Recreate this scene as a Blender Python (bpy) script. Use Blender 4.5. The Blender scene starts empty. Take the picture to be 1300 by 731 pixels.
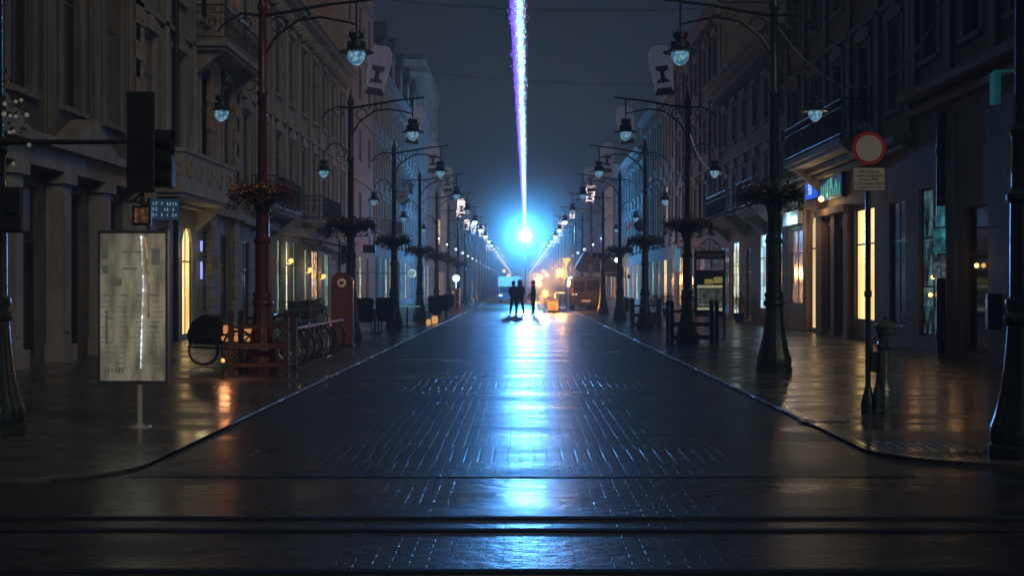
import bpy, math, random
from mathutils import Vector, Matrix
random.seed(7)
R = math.radians
PI = math.pi
scene = bpy.context.scene
col = scene.collection
F = 1806.0; VX = 661.0; HY = 363.0; CH = 1.5      # the photograph's perspective, in its own pixels
FAC = 9.3                                          # half the distance between the house fronts

def X_at(px, d): return (px - VX) / F * d
def Z_at(py, d): return CH + (HY - py) / F * d
def D_fac(px, off=FAC): return off * F / abs(px - VX)

# ------------------------------------------------------------------ materials
MATS = {}
def nt(m):
    m.use_nodes = True
    t = m.node_tree
    t.nodes.clear()
    return t
def mat(name, base, rough=0.6, metal=0.0, var=0.25, scale=3.0, bump=0.0, bscale=30.0, emit=None, estr=0.0, spec=0.5, coat=0.0, trans=0.0, sample=True):
    if name in MATS: return MATS[name]
    m = bpy.data.materials.new(name); t = nt(m); N = t.nodes; L = t.links
    out = N.new('ShaderNodeOutputMaterial'); b = N.new('ShaderNodeBsdfPrincipled')
    b.inputs['Roughness'].default_value = rough; b.inputs['Metallic'].default_value = metal
    b.inputs['Specular IOR Level'].default_value = spec
    b.inputs['Coat Weight'].default_value = coat
    L.new(b.outputs[0], out.inputs[0])
    tc = N.new('ShaderNodeTexCoord'); ns = N.new('ShaderNodeTexNoise')
    ns.inputs['Scale'].default_value = scale; ns.inputs['Detail'].default_value = 6; ns.inputs['Roughness'].default_value = .65
    L.new(tc.outputs['Object'], ns.inputs['Vector'])
    mp = N.new('ShaderNodeMapRange'); mp.inputs[1].default_value = .3; mp.inputs[2].default_value = .7
    mp.inputs[3].default_value = 1 - var; mp.inputs[4].default_value = 1 + var
    L.new(ns.outputs['Fac'], mp.inputs[0])
    mx = N.new('ShaderNodeVectorMath'); mx.operation = 'SCALE'; mx.inputs[0].default_value = base[:3]
    L.new(mp.outputs[0], mx.inputs['Scale']); L.new(mx.outputs[0], b.inputs['Base Color'])
    if bump > 0:
        n2 = N.new('ShaderNodeTexNoise'); n2.inputs['Scale'].default_value = bscale; n2.inputs['Detail'].default_value = 4
        L.new(tc.outputs['Object'], n2.inputs['Vector'])
        bp = N.new('ShaderNodeBump'); bp.inputs['Strength'].default_value = bump; bp.inputs['Distance'].default_value = .02
        L.new(n2.outputs['Fac'], bp.inputs['Height']); L.new(bp.outputs[0], b.inputs['Normal'])
    if emit:
        b.inputs['Emission Color'].default_value = (*emit, 1); b.inputs['Emission Strength'].default_value = estr
    if trans: b.inputs['Transmission Weight'].default_value = trans
    if not sample: m.cycles.emission_sampling = 'NONE'
    MATS[name] = m
    return m
def mat_stone(name, base, bw=.55, bh=.3, mortar=.012, depth=.35, rough=.75, var=.3):
    """plaster or ashlar with faint joints, streaks of dirt and a fine grain"""
    if name in MATS: return MATS[name]
    m = bpy.data.materials.new(name); t = nt(m); N = t.nodes; L = t.links
    out = N.new('ShaderNodeOutputMaterial'); b = N.new('ShaderNodeBsdfPrincipled'); b.inputs['Roughness'].default_value = rough
    L.new(b.outputs[0], out.inputs[0])
    tc = N.new('ShaderNodeTexCoord')
    sp = N.new('ShaderNodeSeparateXYZ'); L.new(tc.outputs['Object'], sp.inputs[0])
    ad = N.new('ShaderNodeMath'); ad.operation = 'ADD'; L.new(sp.outputs[0], ad.inputs[0]); L.new(sp.outputs[1], ad.inputs[1])
    cb = N.new('ShaderNodeCombineXYZ'); L.new(ad.outputs[0], cb.inputs[0]); L.new(sp.outputs[2], cb.inputs[1])
    br = N.new('ShaderNodeTexBrick'); br.inputs['Scale'].default_value = 1; br.inputs['Brick Width'].default_value = bw
    br.inputs['Row Height'].default_value = bh; br.inputs['Mortar Size'].default_value = mortar; br.inputs['Mortar Smooth'].default_value = .3
    br.inputs['Color1'].default_value = (*[c * 1.08 for c in base], 1); br.inputs['Color2'].default_value = (*[c * .88 for c in base], 1)
    br.inputs['Mortar'].default_value = (*[c * .45 for c in base], 1)
    L.new(cb.outputs[0], br.inputs['Vector'])
    ns = N.new('ShaderNodeTexNoise'); ns.inputs['Scale'].default_value = 1.3; ns.inputs['Detail'].default_value = 8; ns.inputs['Roughness'].default_value = .7
    mpn = N.new('ShaderNodeMapping'); mpn.inputs['Scale'].default_value = (1.6, 1.6, .35)
    L.new(tc.outputs['Object'], mpn.inputs[0]); L.new(mpn.outputs[0], ns.inputs['Vector'])
    mp = N.new('ShaderNodeMapRange'); mp.inputs[1].default_value = .3; mp.inputs[2].default_value = .7
    mp.inputs[3].default_value = 1 - var * 1.6; mp.inputs[4].default_value = 1 + var
    L.new(ns.outputs['Fac'], mp.inputs[0])
    mx = N.new('ShaderNodeVectorMath'); mx.operation = 'SCALE'
    L.new(br.outputs['Color'], mx.inputs[0]); L.new(mp.outputs[0], mx.inputs['Scale']); L.new(mx.outputs[0], b.inputs['Base Color'])
    n2 = N.new('ShaderNodeTexNoise'); n2.inputs['Scale'].default_value = 14; n2.inputs['Detail'].default_value = 5
    L.new(tc.outputs['Object'], n2.inputs['Vector'])
    sb = N.new('ShaderNodeMath'); sb.operation = 'SUBTRACT'; L.new(n2.outputs['Fac'], sb.inputs[0]); L.new(br.outputs['Fac'], sb.inputs[1])
    bp = N.new('ShaderNodeBump'); bp.inputs['Strength'].default_value = depth; bp.inputs['Distance'].default_value = .03
    L.new(sb.outputs[0], bp.inputs['Height']); L.new(bp.outputs[0], b.inputs['Normal'])
    MATS[name] = m
    return m
def mat_paving(name, base, bw, bh, rot=0, r0=.12, r1=.42, bdist=.02, bstr=.6, mort=.012, lumps=.4, offset=.5, tint=.35):
    """wet paving: setts or slabs with sunken joints, uneven tops, wet and drier patches"""
    if name in MATS: return MATS[name]
    m = bpy.data.materials.new(name); t = nt(m); N = t.nodes; L = t.links
    out = N.new('ShaderNodeOutputMaterial'); b = N.new('ShaderNodeBsdfPrincipled')
    b.inputs['Specular IOR Level'].default_value = .55
    L.new(b.outputs[0], out.inputs[0])
    tc = N.new('ShaderNodeTexCoord'); mpg = N.new('ShaderNodeMapping'); mpg.inputs['Rotation'].default_value = (0, 0, rot)
    L.new(tc.outputs['Object'], mpg.inputs[0])
    br = N.new('ShaderNodeTexBrick'); br.inputs['Scale'].default_value = 1; br.offset = offset
    br.inputs['Brick Width'].default_value = bw; br.inputs['Row Height'].default_value = bh
    br.inputs['Mortar Size'].default_value = mort; br.inputs['Mortar Smooth'].default_value = .5
    br.inputs['Color1'].default_value = (*[c * (1 + tint) for c in base], 1); br.inputs['Color2'].default_value = (*[c * (1 - tint) for c in base], 1)
    br.inputs['Mortar'].default_value = (*[c * .35 for c in base], 1)
    L.new(mpg.outputs[0], br.inputs['Vector'])
    ns = N.new('ShaderNodeTexNoise'); ns.inputs['Scale'].default_value = .55; ns.inputs['Detail'].default_value = 9; ns.inputs['Roughness'].default_value = .68
    mq = N.new('ShaderNodeMapping'); mq.inputs['Scale'].default_value = (.45, 1.5, 1)
    L.new(tc.outputs['Object'], mq.inputs[0]); L.new(mq.outputs[0], ns.inputs['Vector'])
    mr = N.new('ShaderNodeMapRange'); mr.inputs[1].default_value = .34; mr.inputs[2].default_value = .66; mr.inputs[3].default_value = r0; mr.inputs[4].default_value = r1
    L.new(ns.outputs['Fac'], mr.inputs[0]); L.new(mr.outputs[0], b.inputs['Roughness'])
    mc = N.new('ShaderNodeMapRange'); mc.inputs[1].default_value = .3; mc.inputs[2].default_value = .7; mc.inputs[3].default_value = .65; mc.inputs[4].default_value = 1.3
    L.new(ns.outputs['Fac'], mc.inputs[0])
    mx = N.new('ShaderNodeVectorMath'); mx.operation = 'SCALE'; L.new(br.outputs['Color'], mx.inputs[0]); L.new(mc.outputs[0], mx.inputs['Scale'])
    L.new(mx.outputs[0], b.inputs['Base Color'])
    # height: joints sunk, each sett a little tilted, fine grain
    sep = N.new('ShaderNodeSeparateColor'); L.new(br.outputs['Color'], sep.inputs[0])
    n2 = N.new('ShaderNodeTexNoise'); n2.inputs['Scale'].default_value = 9; n2.inputs['Detail'].default_value = 4
    L.new(mpg.outputs[0], n2.inputs['Vector'])
    m1 = N.new('ShaderNodeMath'); m1.operation = 'MULTIPLY'; m1.inputs[1].default_value = lumps; L.new(n2.outputs['Fac'], m1.inputs[0])
    n3 = N.new('ShaderNodeTexNoise'); n3.inputs['Scale'].default_value = .9; n3.inputs['Detail'].default_value = 5; L.new(tc.outputs['Object'], n3.inputs['Vector'])
    m3 = N.new('ShaderNodeMapRange'); m3.inputs[1].default_value = .42; m3.inputs[2].default_value = .62; m3.inputs[3].default_value = .08; m3.inputs[4].default_value = 1; L.new(n3.outputs['Fac'], m3.inputs[0])
    m4 = N.new('ShaderNodeMath'); m4.operation = 'MULTIPLY'; L.new(br.outputs['Fac'], m4.inputs[0]); L.new(m3.outputs[0], m4.inputs[1])
    m5 = N.new('ShaderNodeMath'); m5.operation = 'MULTIPLY_ADD'; m5.inputs[1].default_value = 6; L.new(sep.outputs[0], m5.inputs[0]); L.new(m1.outputs[0], m5.inputs[2])
    s1 = N.new('ShaderNodeMath'); s1.operation = 'SUBTRACT'; L.new(m5.outputs[0], s1.inputs[0]); L.new(m4.outputs[0], s1.inputs[1])
    bp = N.new('ShaderNodeBump'); bp.inputs['Strength'].default_value = bstr; bp.inputs['Distance'].default_value = bdist
    L.new(s1.outputs[0], bp.inputs['Height']); L.new(bp.outputs[0], b.inputs['Normal'])
    MATS[name] = m
    return m
def mat_lit(name, c, s, c2=None, scale=(2, 2, 2), lo=.35, sample=True, bw=.37, bh=.5, dk=.12):
    """a lit pane: uneven glow of a room or a display behind glass"""
    if name in MATS: return MATS[name]
    m = bpy.data.materials.new(name); t = nt(m); N = t.nodes; L = t.links
    out = N.new('ShaderNodeOutputMaterial'); b = N.new('ShaderNodeBsdfPrincipled')
    b.inputs['Base Color'].default_value = (.03, .03, .03, 1); b.inputs['Roughness'].default_value = .1
    tc = N.new('ShaderNodeTexCoord'); mp = N.new('ShaderNodeMapping'); mp.inputs['Scale'].default_value = scale
    L.new(tc.outputs['Object'], mp.inputs[0])
    ns = N.new('ShaderNodeTexNoise'); ns.inputs['Scale'].default_value = 1; ns.inputs['Detail'].default_value = 5
    L.new(mp.outputs[0], ns.inputs['Vector'])
    cr = N.new('ShaderNodeValToRGB'); cr.color_ramp.elements[0].position = .38; cr.color_ramp.elements[1].position = .6
    c2 = c2 or [v * lo for v in c]
    cr.color_ramp.elements[0].color = (*c2, 1); cr.color_ramp.elements[1].color = (*c, 1)
    L.new(ns.outputs['Fac'], cr.inputs[0])
    sp = N.new('ShaderNodeSeparateXYZ'); L.new(tc.outputs['Object'], sp.inputs[0]); ad = N.new('ShaderNodeMath'); L.new(sp.outputs[0], ad.inputs[0]); L.new(sp.outputs[1], ad.inputs[1])
    cb = N.new('ShaderNodeCombineXYZ'); L.new(ad.outputs[0], cb.inputs[0]); L.new(sp.outputs[2], cb.inputs[1])
    br = N.new('ShaderNodeTexBrick'); br.inputs['Scale'].default_value = 1; br.inputs['Brick Width'].default_value = bw; br.inputs['Row Height'].default_value = bh; br.inputs['Mortar Size'].default_value = .02
    br.inputs['Color1'].default_value = (1,1,1,1); br.inputs['Color2'].default_value = (dk,dk,dk,1); br.inputs['Mortar'].default_value = (.4,.4,.4,1); br.inputs['Bias'].default_value = -.1
    L.new(cb.outputs[0], br.inputs['Vector']); mm = N.new('ShaderNodeMix'); mm.data_type = 'RGBA'; mm.blend_type = 'MULTIPLY'; mm.inputs[0].default_value = 1
    L.new(cr.outputs[0], mm.inputs[6]); L.new(br.outputs['Color'], mm.inputs[7]); L.new(mm.outputs[2], b.inputs['Emission Color'])
    b.inputs['Emission Strength'].default_value = s
    L.new(b.outputs[0], out.inputs[0])
    if not sample: m.cycles.emission_sampling = 'NONE'
    MATS[name] = m
    return m
def mat_vol(name, c, s):
    m = bpy.data.materials.new(name); t = nt(m); N = t.nodes; L = t.links
    out = N.new('ShaderNodeOutputMaterial'); e = N.new('ShaderNodeEmission')
    e.inputs[0].default_value = (*c, 1); e.inputs[1].default_value = s
    L.new(e.outputs[0], out.inputs['Volume'])
    return m
def mat_globe(name, emit=None, s=0):
    m = bpy.data.materials.new(name); t = nt(m); N = t.nodes; L = t.links
    out = N.new('ShaderNodeOutputMaterial'); tr = N.new('ShaderNodeBsdfTranslucent'); tr.inputs[0].default_value = (.55, .8, .95, 1)
    g = N.new('ShaderNodeBsdfPrincipled'); g.inputs['Base Color'].default_value = (.4, .45, .5, 1); g.inputs['Roughness'].default_value = .12
    g.inputs['Specular IOR Level'].default_value = .9
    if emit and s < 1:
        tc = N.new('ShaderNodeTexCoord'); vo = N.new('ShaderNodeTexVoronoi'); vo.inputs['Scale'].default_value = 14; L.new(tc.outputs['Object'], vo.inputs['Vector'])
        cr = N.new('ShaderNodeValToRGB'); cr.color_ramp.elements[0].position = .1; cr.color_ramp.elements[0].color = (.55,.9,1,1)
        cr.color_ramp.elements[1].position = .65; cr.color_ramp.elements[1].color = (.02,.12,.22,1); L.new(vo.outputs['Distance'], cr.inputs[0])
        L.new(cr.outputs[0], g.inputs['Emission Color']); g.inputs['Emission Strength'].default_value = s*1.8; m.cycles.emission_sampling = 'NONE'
    elif emit: g.inputs['Emission Color'].default_value = (*emit, 1); g.inputs['Emission Strength'].default_value = s; m.cycles.emission_sampling = 'NONE'
    mx = N.new('ShaderNodeMixShader'); mx.inputs[0].default_value = .45
    L.new(tr.outputs[0], mx.inputs[1]); L.new(g.outputs[0], mx.inputs[2]); L.new(mx.outputs[0], out.inputs[0])
    return m

M_IRON = mat('painted_iron', (.035, .05, .055), .32, .3, .4, 9, .25, 40)
M_IRONB = mat('dark_iron', (.025, .03, .033), .4, .4, .3, 12, .2, 60)
M_WOOD = mat('dark_wood', (.06, .04, .03), .45, 0, .4, 8, .3, 30)
M_BLACK = mat('black_plastic', (.02, .022, .025), .45)
M_CHROME = mat('steel', (.55, .56, .58), .28, 1, .1)
M_WHITE = mat('white_paint', (.75, .75, .73), .5, 0, .1)
M_GREYP = mat('grey_plate', (.45, .45, .44), .5, 0, .1)
M_RED = mat('red_paint', (.5, .02, .03), .4, 0, .1)
M_SIGNW = mat('sign_white', (.62, .6, .55), .35, 0, .06)
M_ROOF = mat('roof_metal', (.04, .045, .055), .6, 0, .3, 2)
M_GLASS = mat('dark_glass', (.012, .015, .018), .07, 0, .5, .6, spec=.7)
M_CURTAIN = mat('curtained_glass', (.16,.15,.13), .25, 0, .6, 5, coat=.6)
M_FRAME = mat('window_frame', (.14, .13, .12), .5, 0, .2)
M_FRAMED = mat('window_frame_dark', (.04, .035, .03), .5, 0, .2)
M_LEAF = mat('leaves', (.04, .07, .035), .55, 0, .5, 12)
M_FLOWER = mat('flowers', (.55, .28, .16), .5, 0, .4, 20)
M_RUBBER = mat('rubber', (.02, .02, .02), .7)
M_GLOBE = mat_globe('lantern_glass', (.3,.65,.85), .45)  # emission pattern paints the blue reflections on the unlit globes
M_GLOBE_LIT = mat_globe('lantern_glass_lit', (.8,.88,1), 4)
M_GLOBE_FAR = mat_globe('lantern_glass_far', (1, .86, .75), 3.0)

# ------------------------------------------------------------------ mesh builder
class MB:
    def __init__(s): s.v = []; s.f = []; s.mi = []; s.cur = 0
    def add(s, vs, fs):
        o = len(s.v); s.v += [tuple(p) for p in vs]; s.f += [tuple(i + o for i in f) for f in fs]; s.mi += [s.cur] * len(fs)
    def box(s, x0, x1, y0, y1, z0, z1):
        if x0 > x1: x0, x1 = x1, x0
        if y0 > y1: y0, y1 = y1, y0
        s.add([(x0,y0,z0),(x1,y0,z0),(x1,y1,z0),(x0,y1,z0),(x0,y0,z1),(x1,y0,z1),(x1,y1,z1),(x0,y1,z1)],
              [(0,3,2,1),(4,5,6,7),(0,1,5,4),(1,2,6,5),(2,3,7,6),(3,0,4,7)])
    def obox(s, c, sx, sy, sz, M=None):
        vs = [Vector((i*sx/2, j*sy/2, k*sz/2)) for k in (-1,1) for i,j in ((-1,-1),(1,-1),(1,1),(-1,1))]
        if M: vs = [M @ v for v in vs]
        vs = [v + Vector(c) for v in vs]
        s.add(vs, [(0,3,2,1),(4,5,6,7),(0,1,5,4),(1,2,6,5),(2,3,7,6),(3,0,4,7)])
    def cyl(s, p0, p1, r0, r1=None, n=10, cap=True):
        if r1 is None: r1 = r0
        p0 = Vector(p0); p1 = Vector(p1); a = (p1 - p0).normalized()
        u = a.orthogonal().normalized(); w = a.cross(u)
        vs = []
        for p, r in ((p0, r0), (p1, r1)):
            for i in range(n):
                t = 2*PI*i/n; vs.append(p + (u*math.cos(t) + w*math.sin(t))*r)
        fs = [(i, (i+1) % n, n + (i+1) % n, n + i) for i in range(n)]
        if cap: fs += [tuple(range(n-1, -1, -1)), tuple(range(n, 2*n))]
        s.add(vs, fs)
    def tube(s, pts, r, n=8, r1=None):
        pts = [Vector(p) for p in pts]; r1 = r if r1 is None else r1; m = len(pts)
        vs = []; u = None
        for k, p in enumerate(pts):
            a = (pts[min(k+1, m-1)] - pts[max(k-1, 0)]).normalized()
            if u is None: u = a.orthogonal().normalized()
            u = (u - a*u.dot(a)).normalized(); w = a.cross(u)
            rr = r + (r1-r)*k/(m-1)
            for i in range(n):
                t = 2*PI*i/n; vs.append(p + (u*math.cos(t) + w*math.sin(t))*rr)
        fs = [(k*n+i, k*n+(i+1) % n, (k+1)*n+(i+1) % n, (k+1)*n+i) for k in range(m-1) for i in range(n)]
        fs += [tuple(range(n-1, -1, -1)), tuple(range((m-1)*n, m*n))]
        s.add(vs, fs)
    def lathe(s, prof, c=(0,0,0), n=20, flute=0, fl=0.0):
        vs = []; m = len(prof)
        for r, z in prof:
            for i in range(n):
                t = 2*PI*i/n; rr = r*(1 + (fl*math.cos(flute*t) if flute else 0))
                vs.append((c[0]+rr*math.cos(t), c[1]+rr*math.sin(t), c[2]+z))
        fs = [(k*n+i, k*n+(i+1) % n, (k+1)*n+(i+1) % n, (k+1)*n+i) for k in range(m-1) for i in range(n)]
        fs += [tuple(range(n-1, -1, -1)), tuple(range((m-1)*n, m*n))]
        s.add(vs, fs)
    def torus(s, c, Rr, r, M=None, n=24, k=6, a0=0, a1=2*PI):
        pts = []
        full = abs(a1-a0-2*PI) < 1e-6
        for i in range(n + (0 if full else 1)):
            t = a0 + (a1-a0)*i/n; pts.append(t)
        vs = []
        for t in pts:
            for j in range(k):
                q = 2*PI*j/k
                p = Vector(((Rr + r*math.cos(q))*math.cos(t), (Rr + r*math.cos(q))*math.sin(t), r*math.sin(q)))
                if M: p = M @ p
                vs.append(p + Vector(c))
        m = len(pts)
        fs = []
        for i in range(m if full else m-1):
            for j in range(k):
                a = i*k; b = ((i+1) % m)*k
                fs.append((a+j, b+j, b+(j+1) % k, a+(j+1) % k))
        s.add(vs, fs)
    def prism(s, poly, axis, a, b):
        """polygon of 2-D points extruded along an axis ('x','y','z') from a to b"""
        def P(p, t):
            if axis == 'x': return (t, p[0], p[1])
            if axis == 'y': return (p[0], t, p[1])
            return (p[0], p[1], t)
        n = len(poly)
        s.add([P(p, a) for p in poly] + [P(p, b) for p in poly],
              [tuple(range(n-1, -1, -1)), tuple(range(n, 2*n))] + [(i, (i+1) % n, n+(i+1) % n, n+i) for i in range(n)])
    def quad(s, a, b, c, d): s.add([a, b, c, d], [(0, 1, 2, 3)])
    def ball(s, c, r, n=10, m=7, sz=1.0):
        prof = [(max(1e-4, r*math.sin(PI*k/m)), -r*sz*math.cos(PI*k/m)) for k in range(m+1)]
        s.lathe(prof, c, n)
    def leaf(s, c, r):
        a = Vector((random.gauss(0,1), random.gauss(0,1), random.gauss(0,1))).normalized()
        u = a.orthogonal().normalized(); w = a.cross(u); c = Vector(c)
        s.add([c - u*r, c - w*r*.45, c + u*r, c + w*r*.45], [(0,1,2,3)])
    def build(s, name, mats, parent=None, smooth=False, bevel=0):
        me = bpy.data.meshes.new(name); me.from_pydata(s.v, [], s.f)
        if not isinstance(mats, (list, tuple)): mats = [mats]
        for m in mats: me.materials.append(m)
        if len(mats) > 1: me.polygons.foreach_set('material_index', s.mi)
        me.validate(); me.update()
        import bmesh
        bm = bmesh.new(); bm.from_mesh(me); bmesh.ops.recalc_face_normals(bm, faces=bm.faces); bm.to_mesh(me); bm.free()
        if smooth:
            me.polygons.foreach_set('use_smooth', [True]*len(me.polygons))
            me.set_sharp_from_angle(angle=R(38))
        o = bpy.data.objects.new(name, me); col.objects.link(o)
        if parent: o.parent = parent
        if bevel:
            md = o.modifiers.new('bevel', 'BEVEL'); md.width = bevel; md.segments = 2; md.limit_method = 'ANGLE'
        return o
def tag(o, label=None, cat=None, group=None, kind=None):
    if label: o['label'] = label
    if cat: o['category'] = cat
    if group: o['group'] = group
    if kind: o['kind'] = kind
    return o
def empty(name, loc=(0,0,0), rz=0):
    o = bpy.data.objects.new(name, None); col.objects.link(o); o.location = loc; o.rotation_euler = (0,0,rz)
    o.empty_display_size = .2
    return o
def copy_tree(o, parent=None):
    c = o.copy(); col.objects.link(c)
    if parent: c.parent = parent
    for ch in list(o.children): copy_tree(ch, c)
    return c
def text_mesh(name, body, size, m, parent, loc, rot, align='CENTER', ext=.002):
    cu = bpy.data.curves.new(name, 'FONT'); cu.body = body; cu.size = size; cu.align_x = align; cu.align_y = 'CENTER'; cu.extrude = ext
    cu.space_line = .95
    o = bpy.data.objects.new(name, cu); col.objects.link(o)
    dg = bpy.context.evaluated_depsgraph_get(); me = bpy.data.meshes.new_from_object(o.evaluated_get(dg))
    bpy.data.objects.remove(o); bpy.data.curves.remove(cu)
    me.materials.clear(); me.materials.append(m)
    o = bpy.data.objects.new(name, me); col.objects.link(o); o.parent = parent; o.location = loc; o.rotation_euler = rot
    return o

# ------------------------------------------------------------------ ground
g = MB(); g.quad((-110,-60,-.03),(110,-60,-.03),(110,760,-.03),(-110,760,-.03))
tag(g.build('ground', mat('ground_asphalt', (.04,.04,.042), .5)), 'dark ground under and beyond the street', None, None, 'structure')
M_SETT = mat_paving('wet_setts', (.05,.057,.06), .21, .105, 0, .24, .50, .008, .42, .009, 1.6, tint=.5)
M_ROADB = mat_paving('wet_band_setts', (.05,.055,.058), .12, .34, 0, .27, .46, .008, .45, .014, .6, 0)
M_SLAB = mat_paving('wet_slabs', (.11,.108,.10), .5, .25, 0, .13, .40, .004, .35, .008, .5)
M_CROSS = mat_paving('wet_cross_road', (.042,.045,.05), .20, .10, 0, .20, .42, .007, .34, .006, 2.0, tint=.5)
M_KERB = mat_paving('kerb_stone', (.13,.14,.15), 1.0, 3.0, R(90), .12, .3, .004, .3, .008, .5)
KL, KR = -3.1, 3.12
road = MB(); 
ys = [11.2, 12.15, 13.1, 20.6, 22.6, 36.5, 38.6, 57, 60, 95, 99, 160, 480]
for i in range(len(ys)-1):
    road.cur = 1 if i % 2 else 0
    road.quad((KL,ys[i],0),(KR,ys[i],0),(KR,ys[i+1],0),(KL,ys[i+1],0))
tag(road.build('road', [M_SETT, M_ROADB]), 'wet dark sett carriageway running down the middle of the street', None, None, 'structure')
def pavement(s, k, dfront, name):
    pts = []
    rr = 1.15
    for i in range(9):
        a = PI/2*i/8
        pts.append((k + s*(rr - rr*math.cos(a)), dfront + rr - rr*math.sin(a)))
    poly = [(k, 480)] + pts + [(s*30, dfront - .15), (s*30, 480)]
    p = MB(); n = len(poly)
    p.add([(x, y, .02) for x, y in poly] + [(x, y, -.02) for x, y in poly], [tuple(range(n))] + [(i, (i+1) % n, n+(i+1) % n, n+i) for i in range(n)])
    tag(p.build(name, M_SLAB), None, None, None, 'structure')
    kb = MB(); w = .14
    line = [(k, 480), (k, 60), (k, 30)] + pts + [(s*30, dfront - .15)]
    L_ = []
    for i, (x, y) in enumerate(line):
        a = Vector(line[max(i-1, 0)]); b = Vector(line[min(i+1, len(line)-1)]); t = (b-a).normalized(); nn = Vector((-t.y, t.x))*(-s)
        q = Vector((x, y)); L_.append((q - nn*.0, q - nn*w if False else q + nn*(-w)))
    for i in range(len(L_)-1):
        (a0, a1), (b0, b1) = L_[i], L_[i+1]
        kb.add([(a0.x,a0.y,.026),(a1.x,a1.y,.026),(b1.x,b1.y,.026),(b0.x,b0.y,.026),(a0.x,a0.y,-.01),(a1.x,a1.y,-.01),(b1.x,b1.y,-.01),(b0.x,b0.y,-.01)],
               [(0,1,2,3),(0,4,5,1),(2,6,7,3),(1,5,6,2),(3,7,4,0)])
    tag(kb.build('kerb', M_KERB), None, None, None, 'structure')
pavement(-1, KL, 10.75, 'pavement'); pavement(1, KR, 11.85, 'pavement')
cr = MB(); cr.quad((-60,-12,-.004),(60,-12,-.004),(60,14,-.004),(-60,14,-.004))
tag(cr.build('crossing_road', M_CROSS), None, None, None, 'structure')
M_GROOVE = mat('rail_groove', (.006,.006,.007), .9, 0, .2)
M_RAIL = mat('rail_steel', (.03,.03,.035), .7, .3, .3)
for yy in (9.2, 8.74, 7.48, 7.02):
    r_ = MB(); r_.cur = 0; r_.box(-50, 50, yy-.035, yy+.035, -.01, .004)
    r_.cur = 1; r_.box(-50, 50, yy+.0352, yy+.07, -.01, .0035)
    tag(r_.build('tram_rail', [M_GROOVE, M_RAIL]), None, None, None, 'structure')
mat_channel = mat('wet_channel_steel', (.5,.52,.55), .34, 1, .3, 4); t_ = mat_channel.node_tree; b_ = [n for n in t_.nodes if n.type == 'BSDF_PRINCIPLED'][0]
n_ = t_.nodes.new('ShaderNodeTexNoise'); n_.inputs['Scale'].default_value = 1.6; n_.inputs['Detail'].default_value = 6; tc_ = t_.nodes.new('ShaderNodeTexCoord'); t_.links.new(tc_.outputs['Object'], n_.inputs['Vector'])
r_ = t_.nodes.new('ShaderNodeMapRange'); r_.inputs[1].default_value = .38; r_.inputs[2].default_value = .6; r_.inputs[3].default_value = .35; r_.inputs[4].default_value = .95; t_.links.new(n_.outputs['Fac'], r_.inputs[0]); t_.links.new(r_.outputs[0], b_.inputs['Roughness'])
for kx, nm in ((KL-.01, 'kerb_channel'), (KR+.01, 'kerb_channel')):
    kt = MB(); kt.tube([(kx, 15.2, .018), (kx, 40, .018), (kx, 80, .018), (kx, 130, .018)], .014, 10)
    tag(kt.build(nm, mat_channel, None, True), None, None, None, 'structure')
# tactile studs at the right corner
ts = MB()
for i in range(26):
    for j in range(7):
        ts.lathe([(.014,0),(.013,.005),(.006,.008)], (3.55+i*.085+j*.02, 12.25+j*.09, .02), 6)
for i in range(12):
    ts.box(3.15+i*.09, 3.17+i*.09, 12.95, 13.7, .02, .026)
tag(ts.build('tactile_paving', mat('tactile', (.2,.19,.17), .35)), None, None, None, 'structure')
# drain
dr = empty('drain_grate', (3.32, 15.65, .02)); tag(dr, 'wet metal drain grate set beside the kerb line in front of the water pump', 'drain')
d_ = MB(); d_.box(-.26,.26,-.2,.2,0,.006); d_.build('drain_frame', M_IRONB, dr)
d_ = MB()
for i in range(8): d_.box(-.22+i*.06, -.19+i*.06, -.16, .16, .0065, .012)
d_.build('grate_bars', M_CHROME, dr)

# ------------------------------------------------------------------ lamp posts
def arc(p0, p1, bulge, n=10, up=(0,0,1)):
    p0 = Vector(p0); p1 = Vector(p1); return [p0.lerp(p1, i/n) + Vector(up)*bulge*math.sin(PI*i/n) for i in range(n+1)]
def lantern(parent, x, z_top, sc, globe):
    """hanging lantern: chimney, flared shade, glass bowl; x, z_top is the hook"""
    h = MB(); s_ = sc
    h.cyl((x,0,z_top), (x,0,z_top-.12*s_), .014, .014, 6)
    h.lathe([(.05*s_,-.10*s_),(.13*s_,-.12*s_),(.13*s_,-.20*s_),(.09*s_,-.215*s_),(.10*s_,-.25*s_),(.16*s_,-.27*s_),(.16*s_,-.36*s_),(.20*s_,-.40*s_),(.30*s_,-.435*s_),(.30*s_,-.45*s_),(.15*s_,-.445*s_)], (x,0,z_top), 18)
    for a in range(6):
        t = a*PI/3; h.obox((x+.12*s_*math.cos(t), .12*s_*math.sin(t), z_top-.105*s_), .02, .02, .06*s_)
    la = h.build('lantern', M_IRON, parent, True)
    g_ = MB(); g_.lathe([(.15*s_,-.452*s_),(.155*s_,-.50*s_),(.14*s_,-.56*s_),(.10*s_,-.62*s_),(.05*s_,-.66*s_),(.01*s_,-.67*s_)], (x,0,z_top), 14)
    g_.build('globe', globe, la, True)
    return la
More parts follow.
